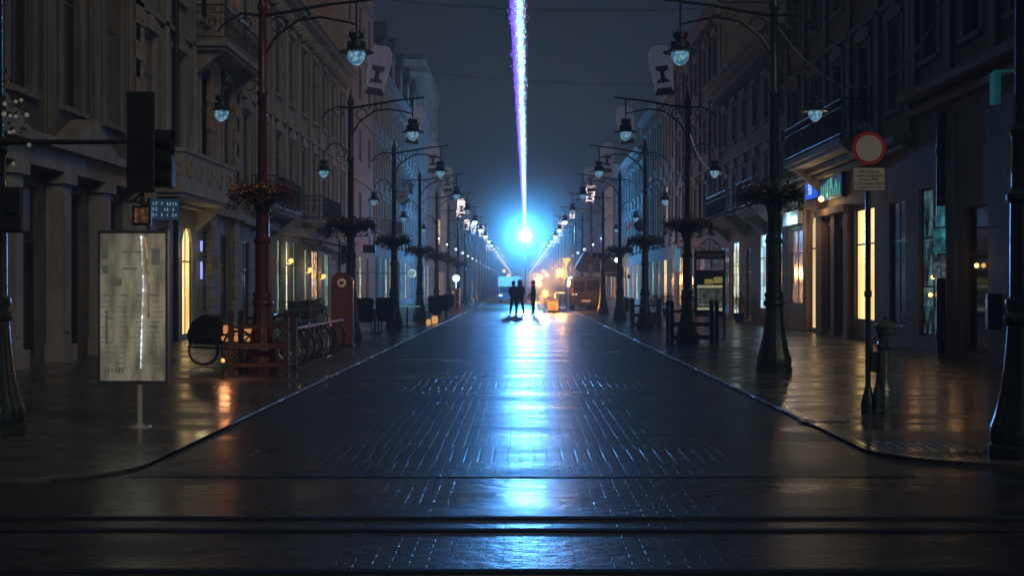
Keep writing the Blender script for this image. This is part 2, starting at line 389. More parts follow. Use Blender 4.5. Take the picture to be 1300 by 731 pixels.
def make_post(globe, s):
    """s = +1: the roadway lies towards -x"""
    root = empty('street_lamp', (0,0,0))
    b = MB()
    b.lathe([(.30,0),(.30,.10),(.275,.12),(.29,.16),(.285,.26),(.262,.32),(.235,.42),(.195,.62),(.165,.85),(.15,1.05),(.145,1.14)], (0,0,0), 48, 12, .035)
    b.lathe([(.15,1.13),(.175,1.15),(.185,1.19),(.17,1.23),(.15,1.25),(.15,1.29),(.165,1.31),(.16,1.36),(.14,1.38)], (0,0,0), 24)
    b.build('base', M_IRON, root, True)
    p = MB()
    p.lathe([(.125,1.38),(.122,2.2)], (0,0,0), 36, 12, .03)
    p.lathe([(.13,2.2),(.155,2.22),(.155,2.27),(.13,2.29),(.12,2.33)], (0,0,0), 20)
    p.lathe([(.115,2.33),(.11,2.75),(.12,2.78),(.135,2.82),(.12,2.86),(.085,2.9),(.078,4.7),(.10,4.73),(.10,4.78),(.075,4.82),(.068,6.15),(.09,6.2),(.09,6.26),(.05,6.34),(.055,6.38),(.03,6.44),(.012,6.58)], (0,0,0), 20)
    p.build('shaft', M_IRON, root, True)
    a = MB()
    a.tube([(0,0,6.08),(-s*.5,0,6.16),(-s*1.1,0,6.27),(-s*1.9,0,6.36)], .035, 8, .022)
    a.tube([(0,0,5.35),(-s*.22,0,5.72),(-s*.6,0,6.0),(-s*1.0,0,6.06),(-s*1.42,0,5.98),(-s*1.6,0,5.93)], .026, 8, .018)
    a.tube([(0,0,6.08),(s*.35,0,6.12),(s*.6,0,6.0),(s*.78,0,5.8)], .028, 8, .018)
    a.cyl((-s*1.6,0,6.33),(-s*1.6,0,5.85), .018, .018, 6)
    a.torus((-s*.28,0,5.93), .13, .016, Matrix.Rotation(PI/2,4,'X'), 18, 5)
    a.torus((-s*.72,0,6.13), .075, .012, Matrix.Rotation(PI/2,4,'X'), 14, 5)
    a.torus((s*.3,0,5.95), .10, .013, Matrix.Rotation(PI/2,4,'X'), 14, 5)
    a.build('arm', M_IRON, root, True)
    la = lantern(root, -s*1.6, 5.9, 1.0, globe)
    a = MB()
    a.tube([(0,0,4.75),(s*.12,0,5.0),(s*.32,0,5.16),(s*.52,0,5.14),(s*.66,0,4.98),(s*.70,0,4.78)], .022, 8, .016)
    a.torus((s*.22,0,4.9), .09, .011, Matrix.Rotation(PI/2,4,'X'), 14, 5)
    a.build('bracket', M_IRON, root, True)
    lantern(root, s*.70, 4.80, .78, globe)
    return root
def make_far_post(globe, s):
    p = MB(); p.cur = 0
    p.lathe([(.29,0),(.27,.3),(.16,.9),(.14,1.3),(.11,2.8),(.08,2.9),(.07,6.2),(.02,6.5)], (0,0,0), 8)
    p.tube([(0,0,6.1),(-s*.9,0,6.25),(-s*1.9,0,6.36)], .03, 5)
    p.tube([(0,0,5.4),(-s*.6,0,6.0),(-s*1.6,0,5.93)], .025, 5)
    p.tube([(0,0,4.8),(s*.4,0,5.16),(s*.7,0,4.8)], .022, 5)
    for x, z, k in ((-s*1.6, 5.9, 1), (s*.7, 4.8, .78)):
        p.lathe([(.12*k,-.1*k),(.16*k,-.36*k),(.3*k,-.45*k)], (x,0,z), 8)
        p.cur = 1; p.ball((x,0,z-.54*k), .15*k, 8, 5); p.cur = 0
    return p.build('street_lamp', [M_IRON, globe])
XL, XR = -4.40, 4.32
def post_d(n): return 24.25 + 12.6*(n-2)
ORD = ['', 'nearest', 'second', 'third', 'fourth', 'fifth', 'sixth', 'seventh', 'eighth', 'ninth', 'tenth']
protos = {}
GRP_P = {-1: 'street lamps along the left pavement', 1: 'street lamps along the right pavement'}
post_objs = {}
for s in (-1, 1):
    side = 'left' if s < 0 else 'right'
    for n in range(1, 36):
        d = post_d(n); x = XL if s < 0 else XR
        if n == 1: (x, d) = (-5.22, 14.1) if s < 0 else (4.36, 12.3)
        lit = 0 if n < 7 else (1 if n < 11 else 2)
        key = (s, lit, n < 12)
        if key not in protos:
            gl = [M_GLOBE, M_GLOBE_LIT, M_GLOBE_FAR][lit]
            protos[key] = make_post(gl, s) if n < 12 else make_far_post(gl, s); o = protos[key]
        else: o = copy_tree(protos[key])
        o.location = (x, d, .02)
        if n == 1: lab = f'big dark iron street lamp with flared base at the {side} edge of the photo'
        elif n < 9: lab = f'tall iron two-armed street lamp, {ORD[n]} in the {side} row, lanterns unlit' if n < 7 else f'tall iron two-armed street lamp, {ORD[n]} in the {side} row, lanterns glinting'
        elif n < 12: lab = f'distant two-armed street lamp in the {side} row around the bright light'
        else: lab = f'tiny street lamp glowing in the {side} row beyond the bright light'
        tag(o, lab, 'street lamp', GRP_P[s]); post_objs[(s, n)] = o

for i, (px, py, d, lb) in enumerate(((687,352,180,'warm far lamp just right of the far lone lamp'),(694,349,170,'small warm far lamp above the crowd barriers'),(690,344,210,'tiny far amber lamp in the right row of glints'),(640,344,230,'tiny far amber lamp in the left row of glints'),(684,361,150,'far warm light low at street level behind the barriers'))):
    o = MB(); z = Z_at(py,d); o.cur = 0; o.cyl((0,0,0),(0,0,z-.2),.04,.03,6); o.cur = 1; o.ball((0,0,z),.3,10,7)
    o = o.build('distant_lamp', [M_IRON, mat('distant_bulb', (.6,.4,.2), .4, emit=(1,.55,.2), estr=2.5)]); o.location = (X_at(px,d), d, 0); tag(o, lb, 'lamp', 'warm lamps at the far end of the street')
M_WARMLIT = mat('warm_lit_iron', (.10,.038,.032), .3, .1, .35, 9, .25, 40)  # red base colour stands in for warm light falling on the post
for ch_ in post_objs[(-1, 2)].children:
    if ch_.name.startswith(('base', 'shaft')): ch_.data = ch_.data.copy(); ch_.data.materials[0] = M_WARMLIT; ch_['label'] = 'post with warm red light painted on'
# illuminated-ornament panels standing on the arms
M_NET = mat('ornament_net', (.45,.42,.52), .35, 0, .6, 40, emit=(.5,.53,.8), estr=.08, sample=False)  # emission stands in for the show light shining through the net
M_NETFAR = mat('ornament_net_far', (.45,.42,.5), .35, 0, .6, 40, emit=(1,.80,.80), estr=1.8, sample=False)  # far nets emit to paint their sparkle
def make_ornament(m):
    r = empty('street_ornament')
    p = MB(); out = []
    for x, z in ((-.22,.12),(-.29,.9),(-.27,1.15),(-.17,1.3),(.17,1.3),(.27,1.15),(.29,.9),(.22,.12)): out.append((x, z))
    n = len(out)
    p.tube([(x, 0, z) for x, z in out] + [(out[0][0], 0, out[0][1])], .022, 6)
    # net of fine wires inside the outline
    def wid(z):
        if z < .9: return .22 + (z-.12)*(.07/.78)
        if z < 1.15: return .29 - (z-.9)*.08
        return .27 - (z-1.15)*.66
    k = 0
    for i in range(22):
        z = .14 + i*.052; w = wid(z); p.box(-w, w, -.006, .006, z, z+.03)
    for i in range(9):
        x = -.22 + i*.055; p.box(x-.006, x+.006, .0075, .013, .12, 1.27)
    p.build('net_panel', m, r)
    e = MB()
    e.box(-.24,.24,-.03,.03,.02,.12); e.box(-.2,.2,-.04,.04,.12,.2)
    e.prism([(-.17,.34),(.17,.34),(.13,.42),(.06,.44),(.05,.62),(.16,.66),(.17,.78),(-.15,.78),(-.17,.68),(-.05,.62),(-.06,.44),(-.15,.42)], 'y', -.035, -.02)
    e.build('dark_figure', mat('figure_grey', (.12,.12,.15), .5), r)
    return r
po = {}
for s in (-1, 1):
    for n in range(2, 35):
        far = n > 6
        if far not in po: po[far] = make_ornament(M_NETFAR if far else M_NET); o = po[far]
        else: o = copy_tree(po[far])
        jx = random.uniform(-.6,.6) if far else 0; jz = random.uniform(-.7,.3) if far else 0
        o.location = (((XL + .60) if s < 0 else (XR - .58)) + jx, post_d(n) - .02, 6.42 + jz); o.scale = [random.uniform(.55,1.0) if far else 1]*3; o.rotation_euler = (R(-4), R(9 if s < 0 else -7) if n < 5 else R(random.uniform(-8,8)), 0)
        side = 'left' if s < 0 else 'right'
        lab = f'netted bottle-shaped ornament with dark figure on the arm of the {ORD[n]} {side} street lamp' if n < 7 else f'small sparkling ornament on a far {side} street lamp around the bright light'
        tag(o, lab, 'ornament', 'ornaments on the street lamp arms')

# flower baskets round the posts
def make_basket(seed, rich=1.0):
    random.seed(seed); r = empty('flower_basket')
    b = MB(); b.lathe([(.13,-.28),(.14,-.16),(.2,-.12),(.34,-.02),(.40,.08),(.41,.12),(.36,.12),(.2,.04),(.1,.0)], (0,0,0), 20)
    b.build('planter', M_IRONB, r, True)
    l = MB()
    for i in range(int(1500*rich)):
        a = random.uniform(0, 2*PI); rr = .14 + .38*math.sqrt(random.random()); z = .08 + abs(random.gauss(0,.11)) - (max(0, rr-.36)*2.6)*random.random()
        rr *= 1 + .13*math.sin(3*a+seed) + .09*math.sin(7*a); l.leaf((rr*math.cos(a), rr*math.sin(a), z), random.uniform(.022,.05))
    l.cur = 1
    for i in range(int(70*rich)):
        a = random.uniform(0, 2*PI); rr = random.uniform(.25,.55); l.ball((rr*math.cos(a), rr*math.sin(a), .06+random.uniform(0,.2)), random.uniform(.012,.026), 5, 4)
    l.build('foliage', [M_LEAF, M_FLOWER], r)
    return r
pb = [make_basket(3), make_basket(5), make_basket(9, 1.3)]
k = 0
for n in range(2, 9):
    for s in (-1, 1):
        o = pb[k] if k < 3 else copy_tree(pb[k % 3]); k += 1
        p = post_objs[(s, n)]; side = 'left' if s < 0 else 'right'
        o.location = (p.location.x, p.location.y, 3.0); sc = 1.12 if n == 2 else 1.35; o.scale = (sc*.92, sc*.92, .85)
        if n == 2 and s < 0:
            for ch_ in o.children:
                if ch_.name.startswith('foliage'): ch_.data = ch_.data.copy(); ch_.data.materials[0] = mat('warm_lit_leaves', (.13,.05,.03), .55, 0, .5, 12); ch_.data.materials[1] = mat('warm_lit_flowers', (.9,.4,.12), .5, 0, .4, 20)  # leaf and flower colours painted with the warm orange light
        tag(o, f'round basket of leafy flowers ringing the {ORD[n]} street lamp of the {side} row', 'flower basket', 'flower baskets around the street lamps')

# ------------------------------------------------------------------ buildings
STY = {
 'cream': mat_stone('cream_render', (.36,.31,.25)), 'grey': mat_stone('grey_render', (.27,.27,.26), .9, .45),
 'pink': mat_stone('pink_render', (.33,.25,.23), 3, 2, .004), 'green': mat_stone('greenish_render', (.26,.29,.26), .8, .4),
 'dark': mat_stone('dark_render', (.13,.13,.14), 2, .6), 'brown': mat_stone('brown_render', (.23,.20,.15), .7, .35),
 'blue': mat_stone('bluish_render', (.24,.27,.3), .8, .5), 'tan': mat_stone('tan_stone', (.40,.32,.22), .62, .36, .016, .6),
 'plain': mat_stone('plain_plaster', (.16,.16,.14), 4, 3, .003, .2),
 'greyt': mat_stone('grey_trim', (.32,.31,.30), 3, 3, .003, .3), 'darkt': mat_stone('dark_trim', (.22,.215,.19), 3, 3, .003, .3),
}
LIT = {
 'yellow': mat_lit('lit_yellow', (1,.72,.27), 1.7, (.85,.5,.16), (.6,.6,.5), bw=.55, bh=5, dk=.6), 'cream': mat_lit('lit_cream', (.95,.9,.6), 1.5, (.35,.5,.35), (3,3,.4)),
 'green': mat_lit('lit_green', (.55,.8,.45), 1.2, (.05,.15,.12), (4,4,.3)), 'teal': mat_lit('lit_teal', (.15,.75,.85), .7, (.02,.15,.2), (4,4,.6)),
 'warm': mat_lit('lit_warm', (1,.55,.2), 1.8, (.12,.06,.03), (3,3,3)), 'pink': mat_lit('lit_pink', (.95,.6,.5), .35, (.3,.2,.2), (1,1,1)),
 'shop': mat_lit('lit_shop', (.85,.5,.35), .7, (.03,.05,.08), (5,5,2.2)), 'dim': mat_lit('lit_dim', (.12,.16,.16), .3, (.01,.015,.02), (2,2,2)),
 'white': mat_lit('lit_white', (.7,.92,1), 1.4, (.5,.8,1), (1,1,1)), 'bistro': mat_lit('lit_bistro', (.12,.30,.30), .5, (.004,.010,.012), (3,3,2.5)),
}
class Bld:
    def __init__(b, s, d0, d1, H, wall, label, cat='building', group='buildings lining the street', off=0.0, depth=10):
        b.s = s; b.d0 = d0 + .01; b.d1 = d1 - .01; b.H = H; b.off = off
        b.root = empty('building', (0, 0, 0)); b.root.location = (s*(FAC - off), b.d0, 0)
        tag(b.root, label, cat, group)
        b.wallm = STY[wall]; b.wall = MB(); b.trim = MB(); b.depth = depth
        b.fb(b.wall, b.d0, b.d1, 0, H, .352, depth)
        b.zdone = 0
    def fb(b, mb, d0, d1, z0, z1, o0, o1):
        # relative to root: x along s, y from d0
        mb.box(b.s*o0, b.s*o1, d0 - b.d0, d1 - b.d0, z0, z1)
    def band(b, z0, z1, ops):
        """a storey of wall with openings (d0, d1, za, zb)"""
        cur = b.d0
        for (a, c, za, zb) in sorted(ops):
            if a > cur: b.fb(b.wall, cur, a, z0, z1, 0, .35)
            if za > z0: b.fb(b.wall, a, c, z0, za, 0, .35)
            if zb < z1: b.fb(b.wall, a, c, zb, z1, 0, .35)
            cur = c
        if cur < b.d1: b.fb(b.wall, cur, b.d1, z0, z1, 0, .35)
    def window(b, a, c, za, zb, pane, frame=None, nv=1, nh=1, name='window', sub='pane', detail=2):
        f = MB(); t = .05 if detail else .07
        e = .10 if a < 34 else (.05 if a < 60 else .02)
        b.fb(f, a, a+t, za, zb, e, e+.06); b.fb(f, c-t, c, za, zb, e, e+.06)
        b.fb(f, a+t, c-t, za, za+t, e, e+.06); b.fb(f, a+t, c-t, zb-t, zb, e, e+.06)
        if detail:
            for i in range(1, nv+1):
                y = a + (c-a)*i/(nv+1); b.fb(f, y-.02, y+.02, za+t, zb-t, e+.01, e+.055)
            for i in range(1, nh+1):
                z = zb - (zb-za)*(.32*i if nh == 1 else i/(nh+1)); b.fb(f, a+t, c-t, z-.02, z+.02, e+.005, e+.058)
        w = f.build(name, frame or M_FRAME, b.root)
        p = MB(); b.fb(p, a+.02, c-.02, za+.02, zb-.02, e+.03, e+.045)
        p.build(sub, pane, w)
        return w
    def arch(b, a, c, zs, zt):
        """fills the top corners of an opening so that it ends in a round arch"""
        n = 10; m = (a+c)/2; r = (c-a)/2; h = zt - zs
        for sg in (-1, 1):
            poly = [(m + sg*r - b.d0, zt)]
            for i in range(n+1):
                t = PI/2*i/n; poly.append((m + sg*r*math.cos(t) - b.d0, zs + h*math.sin(t)))
            b.wall.prism(poly, 'x', b.s*.004, b.s*.345)
    def grid(b, z0, z1, bays, floors, ww=1.05, pil=False, detail=2, lit=None, surround=True, zoff=.9, cornice=True, hh=None):
        fh = (z1-z0)/floors; bw = (b.d1-b.d0)/bays
        for fl in range(floors):
            za = z0 + fl*fh; ops = []
            for i in range(bays):
                m = b.d0 + bw*(i+.5); wz0 = za+zoff; wz1 = wz0 + (hh or (fh - zoff - .65))
                ops.append((m-ww/2, m+ww/2, wz0, wz1))
            b.band(za, za+fh, ops)
            for i, o in enumerate(ops):
                pane = M_GLASS if random.random() < .68 else M_CURTAIN
                if lit and (fl, i) in lit: pane = LIT[lit[(fl, i)]]
                b.window(*o, pane, detail=detail)
                if surround and detail:
                    t = b.trim
                    e1 = .06 if b.d0 < 40 else .03
                    b.fb(t, o[0]-.14, o[0]-.003, o[2]-.05, o[3]+.1, -e1, -.003); b.fb(t, o[1]+.003, o[1]+.14, o[2]-.05, o[3]+.1, -e1, -.003)
                    b.fb(t, o[0]-.22, o[1]+.22, o[3]+.102, o[3]+.3, -.14, -.003); b.fb(t, o[0]-.18, o[1]+.18, o[2]-.16, o[2]-.052, -.14, -.003)
                    if fl % 2 == 0 and floors > 1:
                        m = (o[0]+o[1])/2 - b.d0; t.prism([(m-.78*ww, o[3]+.302), (m+.78*ww, o[3]+.302), (m, o[3]+.55)], 'x', -b.s*.12, -b.s*.003)
            b.fb(b.trim, b.d0+.003, b.d1-.003, za+fh-.14, za+fh-.02, -.12, -.002)
        if pil:
            for i in range(bays+1):
                m = min(max(b.d0 + bw*i, b.d0+.22), b.d1-.22)
                b.fb(b.trim, m-.2, m+.2, z0+.1, z1-.3, -.12, -.08); b.fb(b.trim, m-.16, m+.16, z0+.1, z1-.3, -.0799, -.001)
                b.fb(b.trim, m-.27, m+.27, z1-.299, z1-.145, -.24, -.001); b.fb(b.trim, m-.27, m+.27, z0, z0+.099, -.24, -.001)
        b.zdone = z1
    def cornice(b, z, out=.55, h=.5, brackets=True):
        c = MB()
        b.fb(c, b.d0, b.d1, z-h, z-h*.55, -out*.4, -.004); b.fb(c, b.d0, b.d1, z-h*.549, z-h*.2, -out*.8, -.004); b.fb(c, b.d0, b.d1, z-h*.199, z+.05, -out, -.004)
        if brackets:
            y = b.d0+.3
            while y < b.d1-.2:
                b.fb(c, y-.09, y+.09, z-h-.3, z-h-.001, -out*.6, -.004); y += .8
        c.build('cornice', b.trimm, b.root)
    def string(b, z, out=.25, h=.2):
        b.fb(b.trim, b.d0+.004, b.d1-.004, z-h, z, -out, -.0015)
    def finish(b, trim='greyt', roof='pitched', rh=2.2):
        b.wall.build('wall', b.wallm, b.root)
        if b.trim.v: b.trim.build('trim', STY[trim], b.root)
        r = MB(); L_ = b.d1 - b.d0; s = b.s
        if roof == 'pitched': r.prism([(s*.0, b.H+.052), (s*b.depth, b.H+.052), (s*b.depth*.5, b.H+rh)], 'y', 0, L_)
        elif roof == 'mansard': r.prism([(s*.1, b.H+.052), (s*b.depth, b.H+.052), (s*(b.depth-2), b.H+rh), (s*1.9, b.H+rh)], 'y', .1, L_-.1)
        else: r.box(s*.0, s*b.depth, 0, L_, b.H+.052, b.H+.4)
        b.roof = r.build('roof', M_ROOF, b.root)
        # chimneys
        if roof != 'flat' or True:
            c = MB()
            for q in range(max(1, int(L_/9))):
                y = 2 + q*9 + random.uniform(0, 2)
                if y > L_-1: break
                c.box(s*4, s*4.7, y, y+1.2, b.H+.5, b.H+rh+.9); c.box(s*3.93, s*4.77, y-.07, y+1.27, b.H+rh+.901, b.H+rh+1.0)
            if c.v: c.build('chimney', STY['brown'], b.roof)
    def balcony(b, a, c, z, out=1.0, stone=False):
        s = b.s; m = MB()
        m.box(-s*out, -s*.004, a-b.d0, c-b.d0, z-.16, z); m.box(-s*(out-.1), -s*.004, a-b.d0+.1, c-b.d0-.1, z-.26, z-.161)
        for y in (a+.4, c-.4):
            m.prism([(-s*.004, z-.262), (-s*(out*.8), z-.262), (-s*.004, z-.95)], 'y', y-b.d0-.12, y-b.d0+.12)
        bo = m.build('balcony', STY['greyt'], b.root)
        r = MB()
        if stone:
            for (x0,x1,y0,y1) in ((-out,-out+.16,a,c),(-out+.16,-.004,a,a+.16),(-out+.16,-.004,c-.16,c)):
                r.box(s*x0, s*x1, y0-b.d0, y1-b.d0, z, z+.84)
            r.box(-s*(out+.05), -s*(out-.21), a-.05-b.d0, c+.05-b.d0, z+.841, z+.94)
            for i in range(5):
                y = a + (c-a)*(i+.5)/5 - b.d0; r.torus((-s*(out+.003), y, z+.42), .2, .035, Matrix.Rotation(PI/2,4,'Y'), 16, 5)
            for i in range(3):
                x = -out + .2 + (out-.3)*i/2; r.torus((s*x, a-b.d0-.003, z+.42), .16, .03, Matrix.Rotation(PI/2,4,'X'), 16, 5)
            r.build('balustrade', STY['greyt'], bo)
        else:
            for (p, q) in (((-out+.04, a+.04), (-out+.04, c-.04)), ((-out+.04, a+.04), (-.02, a+.04)), ((-out+.04, c-.04), (-.02, c-.04))):
                P = Vector((s*p[0], p[1]-b.d0, 0)); Q = Vector((s*q[0], q[1]-b.d0, 0)); n = max(2, int((Q-P).length/.14))
                r.cyl(P+Vector((0,0,z+1)), Q+Vector((0,0,z+1)), .025, .025, 6); r.cyl(P+Vector((0,0,z+.1)), Q+Vector((0,0,z+.1)), .018, .018, 6)
                r.cyl(P+Vector((0,0,z+.78)), Q+Vector((0,0,z+.78)), .014, .014, 6)
                ax = 'Y' if abs(Q.x-P.x) < .01 else 'X'
                for i in range(n+1):
                    t = P.lerp(Q, i/n); r.cyl(t+Vector((0,0,z)), t+Vector((0,0,z+1)), .010, .010, 5)
                    if i < n and i % 2 == 0:
                        u = P.lerp(Q, (i+.5)/n); r.torus(u+Vector((0,0,z+.5)), .1, .011, Matrix.Rotation(PI/2,4,ax), 12, 4); r.torus(u+Vector((0,0,z+.89)), .055, .009, Matrix.Rotation(PI/2,4,ax), 10, 4)
            r.build('railing', M_IRONB, bo)
        return bo

# ---- left row
b = Bld(-1, 19, 33.9, 19, 'dark', 'dark building at far left with pale pilastered arcade at street level')
b.trimm = STY['darkt']
ops = []; y = 20.4
for i in range(5): ops.append((y, y+1.55, 0.15, 3.4)); y += 2.75
b.band(0, 4.3, ops)
for i, o in enumerate(ops):
    b.window(*o, M_GLASS, M_FRAMED, 1, 1, 'door' if i == 3 else 'window')
y = 19.9
port = MB()
for i in range(6):
    yy = min(y, 33.5); b.fb(port, yy-.28, yy+.28, .35, 3.5, -.32, -.002); b.fb(port, yy-.36, yy+.36, 0.02, .349, -.42, -.002); b.fb(port, yy-.36, yy+.36, 3.501, 3.72, -.42, -.002)
    b.fb(port, yy-.12, yy+.12, .6, 3.3, -.36, -.3205); y += 2.75
b.fb(port, 19.2, 33.8, 3.721, 4.1, -.4, -.002); b.fb(port, 19.15, 33.85, 4.101, 4.28, -.62, -.002)
for c0 in (24.0, 29.5): port.prism([(c0-19-1.7, 4.281), (c0-19+1.7, 4.281), (c0-19, 4.95)], 'x', .5, .003)
port.build('pilaster_arcade', STY['greyt'], b.root)
b.grid(4.3, 18.4, 5, 3, 1.3, True); b.band(18.4, 19, []); b.cornice(19); b.finish('darkt')

b = Bld(-1, 33.9, 46.5, 18, 'grey', 'old grey town house with tan quoins and a carved stone balcony, left side')
b.trimm = STY['greyt']
ops = [(34.9,35.8,.1,3.0),(36.4,37.3,.1,3.0),(39.1,40.3,.12,3.15),(41.6,42.7,.8,3.1),(44,45.1,.12,3.1)]
b.band(0, 3.9, ops); b.arch(39.1,40.3,2.5,3.15)
pn = ['dim', None, 'yellow', 'dim', None]
for o, p in zip(ops, pn):
    b.window(*o, LIT[p] if p else M_GLASS, M_FRAMED, 1, 1, 'door' if o[2] < .5 else 'window')
b.string(3.88, .3, .25)
b.grid(3.9, 17.4, 4, 3, 1.1, True); b.band(17.4, 18, [])
for (yy, w) in ((34.35,.42), (42.6,.5), (46.0,.42)):
    q = MB()
    z = 0.05; i = 0
    while z < 17.2:
        ww = w if i % 2 == 0 else w*.9
        b.fb(q, yy-ww, yy+ww, z, z+.431, -.12 if i % 2 else -.15, -.002); z += .43; i += 1
    q.build('quoins', STY['tan'], b.root)
b.balcony(35.1, 41.1, 3.98, 1.0, True); b.balcony(40.2, 45.9, 8.45, 1.0); b.cornice(18); b.finish('greyt')
l = bpy.data.lights.new('doorway_light', 'POINT'); l.energy = 9; l.color = (1,.75,.35); l.shadow_soft_size = .2
lo = bpy.data.objects.new('doorway_light', l); col.objects.link(lo); lo.location = (-8.9, 39.7, 2.4)
fx = MB(); fx.box(.06, .12, 41.0-b.d0, 41.05-b.d0, 1.7, 2.2); fx.box(.06, .12, 41.0-b.d0, 41.05-b.d0, 2.5, 2.8); fx.build('neon_strip', mat('neon_violet', (.1,.1,.1), .4, emit=(.35,.4,1), estr=1.1), b.root)
dp = MB(); dp.cyl((.12, 37.9-b.d0, 0.02), (.12, 37.9-b.d0, 17.3), .075, .075, 10)
for z in (2.0, 5, 8, 11, 14): dp.cyl((.12, 37.9-b.d0, z), (.12, 37.9-b.d0, z+.08), .095, .095, 10)
dp.build('drainpipe', M_IRONB, b.root, True)

b = Bld(-1, 46.5, 75, 12.8, 'green', 'long three-storey house with heavy eaves and green-lit shop windows, left side')
b.trimm = STY['greyt']
ops = [(47.6,48.8,.1,3),(50,51.6,.5,3.2),(54.2,55.2,.3,3.3),(56.2,57.2,.3,3.3),(58.1,59.0,.3,3.3),(61.2,62.0,.3,3.1),(63.3,65.2,.3,3.1),(67.5,69,.5,3),(71,72.5,.1,3)]
b.band(0, 3.8, ops)
for o, p in zip(ops, [None,'dim','green','cream','green','cream','warm','green','dim']):
    b.window(*o, LIT[p] if p else M_GLASS, M_FRAMED, 1, 1)
b.string(3.8, .3, .25); b.grid(3.8, 12.1, 9, 2, 1.15, True, lit={(0,7): 'dim'}); b.band(12.1, 12.8, []); b.cornice(12.8, .7, .6)
b.balcony(49, 54, 4.3); b.balcony(60, 66, 4.3); b.finish('greyt', 'pitched', 1.6)
for y_, z_ in ((61.8, 2.2), (66.0, 1.95), (56.6, 2.5)):
    wlp = MB(); wlp.ball((.16, y_-b.d0, z_), .10, 10, 7); wlp.cyl((0, y_-b.d0, z_-.12), (.16, y_-b.d0, z_-.12), .02, .02, 6); wlp.build('wall_lamp', mat('lamp_amber2', (.2,.1,.05), .4, emit=(1,.5,.12), estr=2.2), b.root)
    l = bpy.data.lights.new('wall_lamp_light', 'POINT'); l.energy = 12; l.color = (1,.62,.28); l.shadow_soft_size = .1
    lo = bpy.data.objects.new('wall_lamp_light', l); col.objects.link(lo); lo.location = (-8.85, y_, z_)
aw = MB()
for i, (a, c) in enumerate(((60.6,62.6),(62.7,64.7),(64.8,66.8))): aw.prism([(.02,3.4),(1.3,2.85),(1.3,2.6),(1.26,2.6),(1.26,2.8),(.02,3.3)], 'y', a-b.d0, c-b.d0)
aw.build('awning', mat('awning_cloth', (.08,.09,.1), .8), b.root)

b = Bld(-1, 75, 90, 22.5, 'pink', 'tall plain pinkish building with few windows and a blank gable, left side')
b.trimm = STY['greyt']
ops = [(76.5,77.8,.4,3.2),(79,80.2,.4,3.2),(82,83.4,.4,3.2),(85.6,87,.4,3.2)]
b.band(0, 4, ops)
for o, p in zip(ops, ['dim','teal','cream','dim']): b.window(*o, LIT[p], M_FRAMED)
b.grid(4, 22, 3, 5, 1.3, False, surround=False, zoff=1.1); b.band(22, 22.5, []); b.cornice(22.5, .5, .4, False); b.finish('greyt', 'flat')
gw = MB(); gw.box(-1.6,-.7,-.012,.05,9.4,11.2); gw.build('window', M_FRAMED, b.root)

b = Bld(-1, 90, 125, 15.4, 'blue', 'palace-like building with dark mansard roof, dormers and spires, left side')
b.trimm = STY['greyt']
ops = [(91+i*3.35, 92.5+i*3.35, .4, 3.4) for i in range(10)]
b.band(0, 4.2, ops)
for o, p in zip(ops, ['dim','teal','cream','warm','teal','dim','green','white','warm','teal']): b.window(*o, LIT[p], M_FRAMED)
b.grid(4.2, 14.8, 10, 3, 1.2, True, 1); b.band(14.8, 15.4, []); b.cornice(15.4, .6, .6); b.finish('greyt', 'mansard', 4.6)
b.balcony(95, 100, 4.9); b.balcony(106, 110, 8.4)
for yy in (3.5, 10, 16.5, 23, 29.5):
    dm = MB(); dm.box(-1.6, .35, yy-1, yy+1, 15.6, 17.6); dm.prism([(yy-1.2, 17.601), (yy+1.2, 17.601), (yy, 18.9)], 'x', -2.4, .5)
    do = dm.build('dormer', M_ROOF, b.root); w = MB(); w.box(.352,.40, yy-.6, yy+.6, 15.9, 17.3); w.build('window', STY['greyt'], do)
    w = MB(); w.box(-.6,-.1,yy-1.06,yy-1.004,15.9,17.2); w.build('window', STY['greyt'], do)
sp = MB()
for (yy, xx, h, w) in ((6.5,-3.0,4.0,1.1), (19.8,-2.2,2.6,1.0), (29,-2.5,3.0,1.2)):
    sp.box(xx-w/2, xx+w/2, yy-w/2, yy+w/2, 18, 20.2); sp.lathe([(w*.85,20.2),(w*.6,20.6),(w*.5,21.2),(w*.32,21.5),(.3,21.9),(.12,22.4),(.05,20.2+h),(.01,21.4+h)], (xx,yy,0), 8)
sp.build('spire', M_ROOF, b.roof)

b = Bld(-1, 125, 145, 21.4, 'blue', 'pale square corner tower with quoins and a star emblem, left side', off=.7)
b.trimm = STY['greyt']
ops = [(127,128.5,.4,3.4),(131,133,.4,3.4),(137,139,.4,3.4)]
b.band(0, 4, ops)
for o, p in zip(ops, ['white','cream','teal']): b.window(*o, LIT[p], M_FRAMED)
b.grid(4, 20.6, 3, 4, 1.2, True, 1); b.band(20.6, 21.4, [])
b.depth = 5; b.wall = MB(); b.fb(b.wall, b.d0, b.d1, 0, 21.4, .352, 2.4)
for za in range(4):
    z0 = 4+za*4.15
b.band(0, 4, ops)
bw = (b.d1-b.d0)/3
for fl in range(4):
    za = 4 + fl*4.15
    b.band(za, za+4.15, [(b.d0+bw*(i+.5)-.6, b.d0+bw*(i+.5)+.6, za+.9, za+3.5) for i in range(3)])
b.band(20.6, 21.4, [])
b.depth = 2.4; b.cornice(20.3, .5, .5); b.cornice(21.4, .2, .2, False)
st = MB()
for k_ in range(5):
    a = 2*PI*k_/5 + PI/2; a1 = a+PI/5; a2 = a-PI/5
    st.prism([(-1.2,17.2),(-1.2+.18*math.cos(a1),17.2+.18*math.sin(a1)),(-1.2+.5*math.cos(a),17.2+.5*math.sin(a)),(-1.2+.18*math.cos(a2),17.2+.18*math.sin(a2))], 'y', -.06, -.001)
z = 4.2
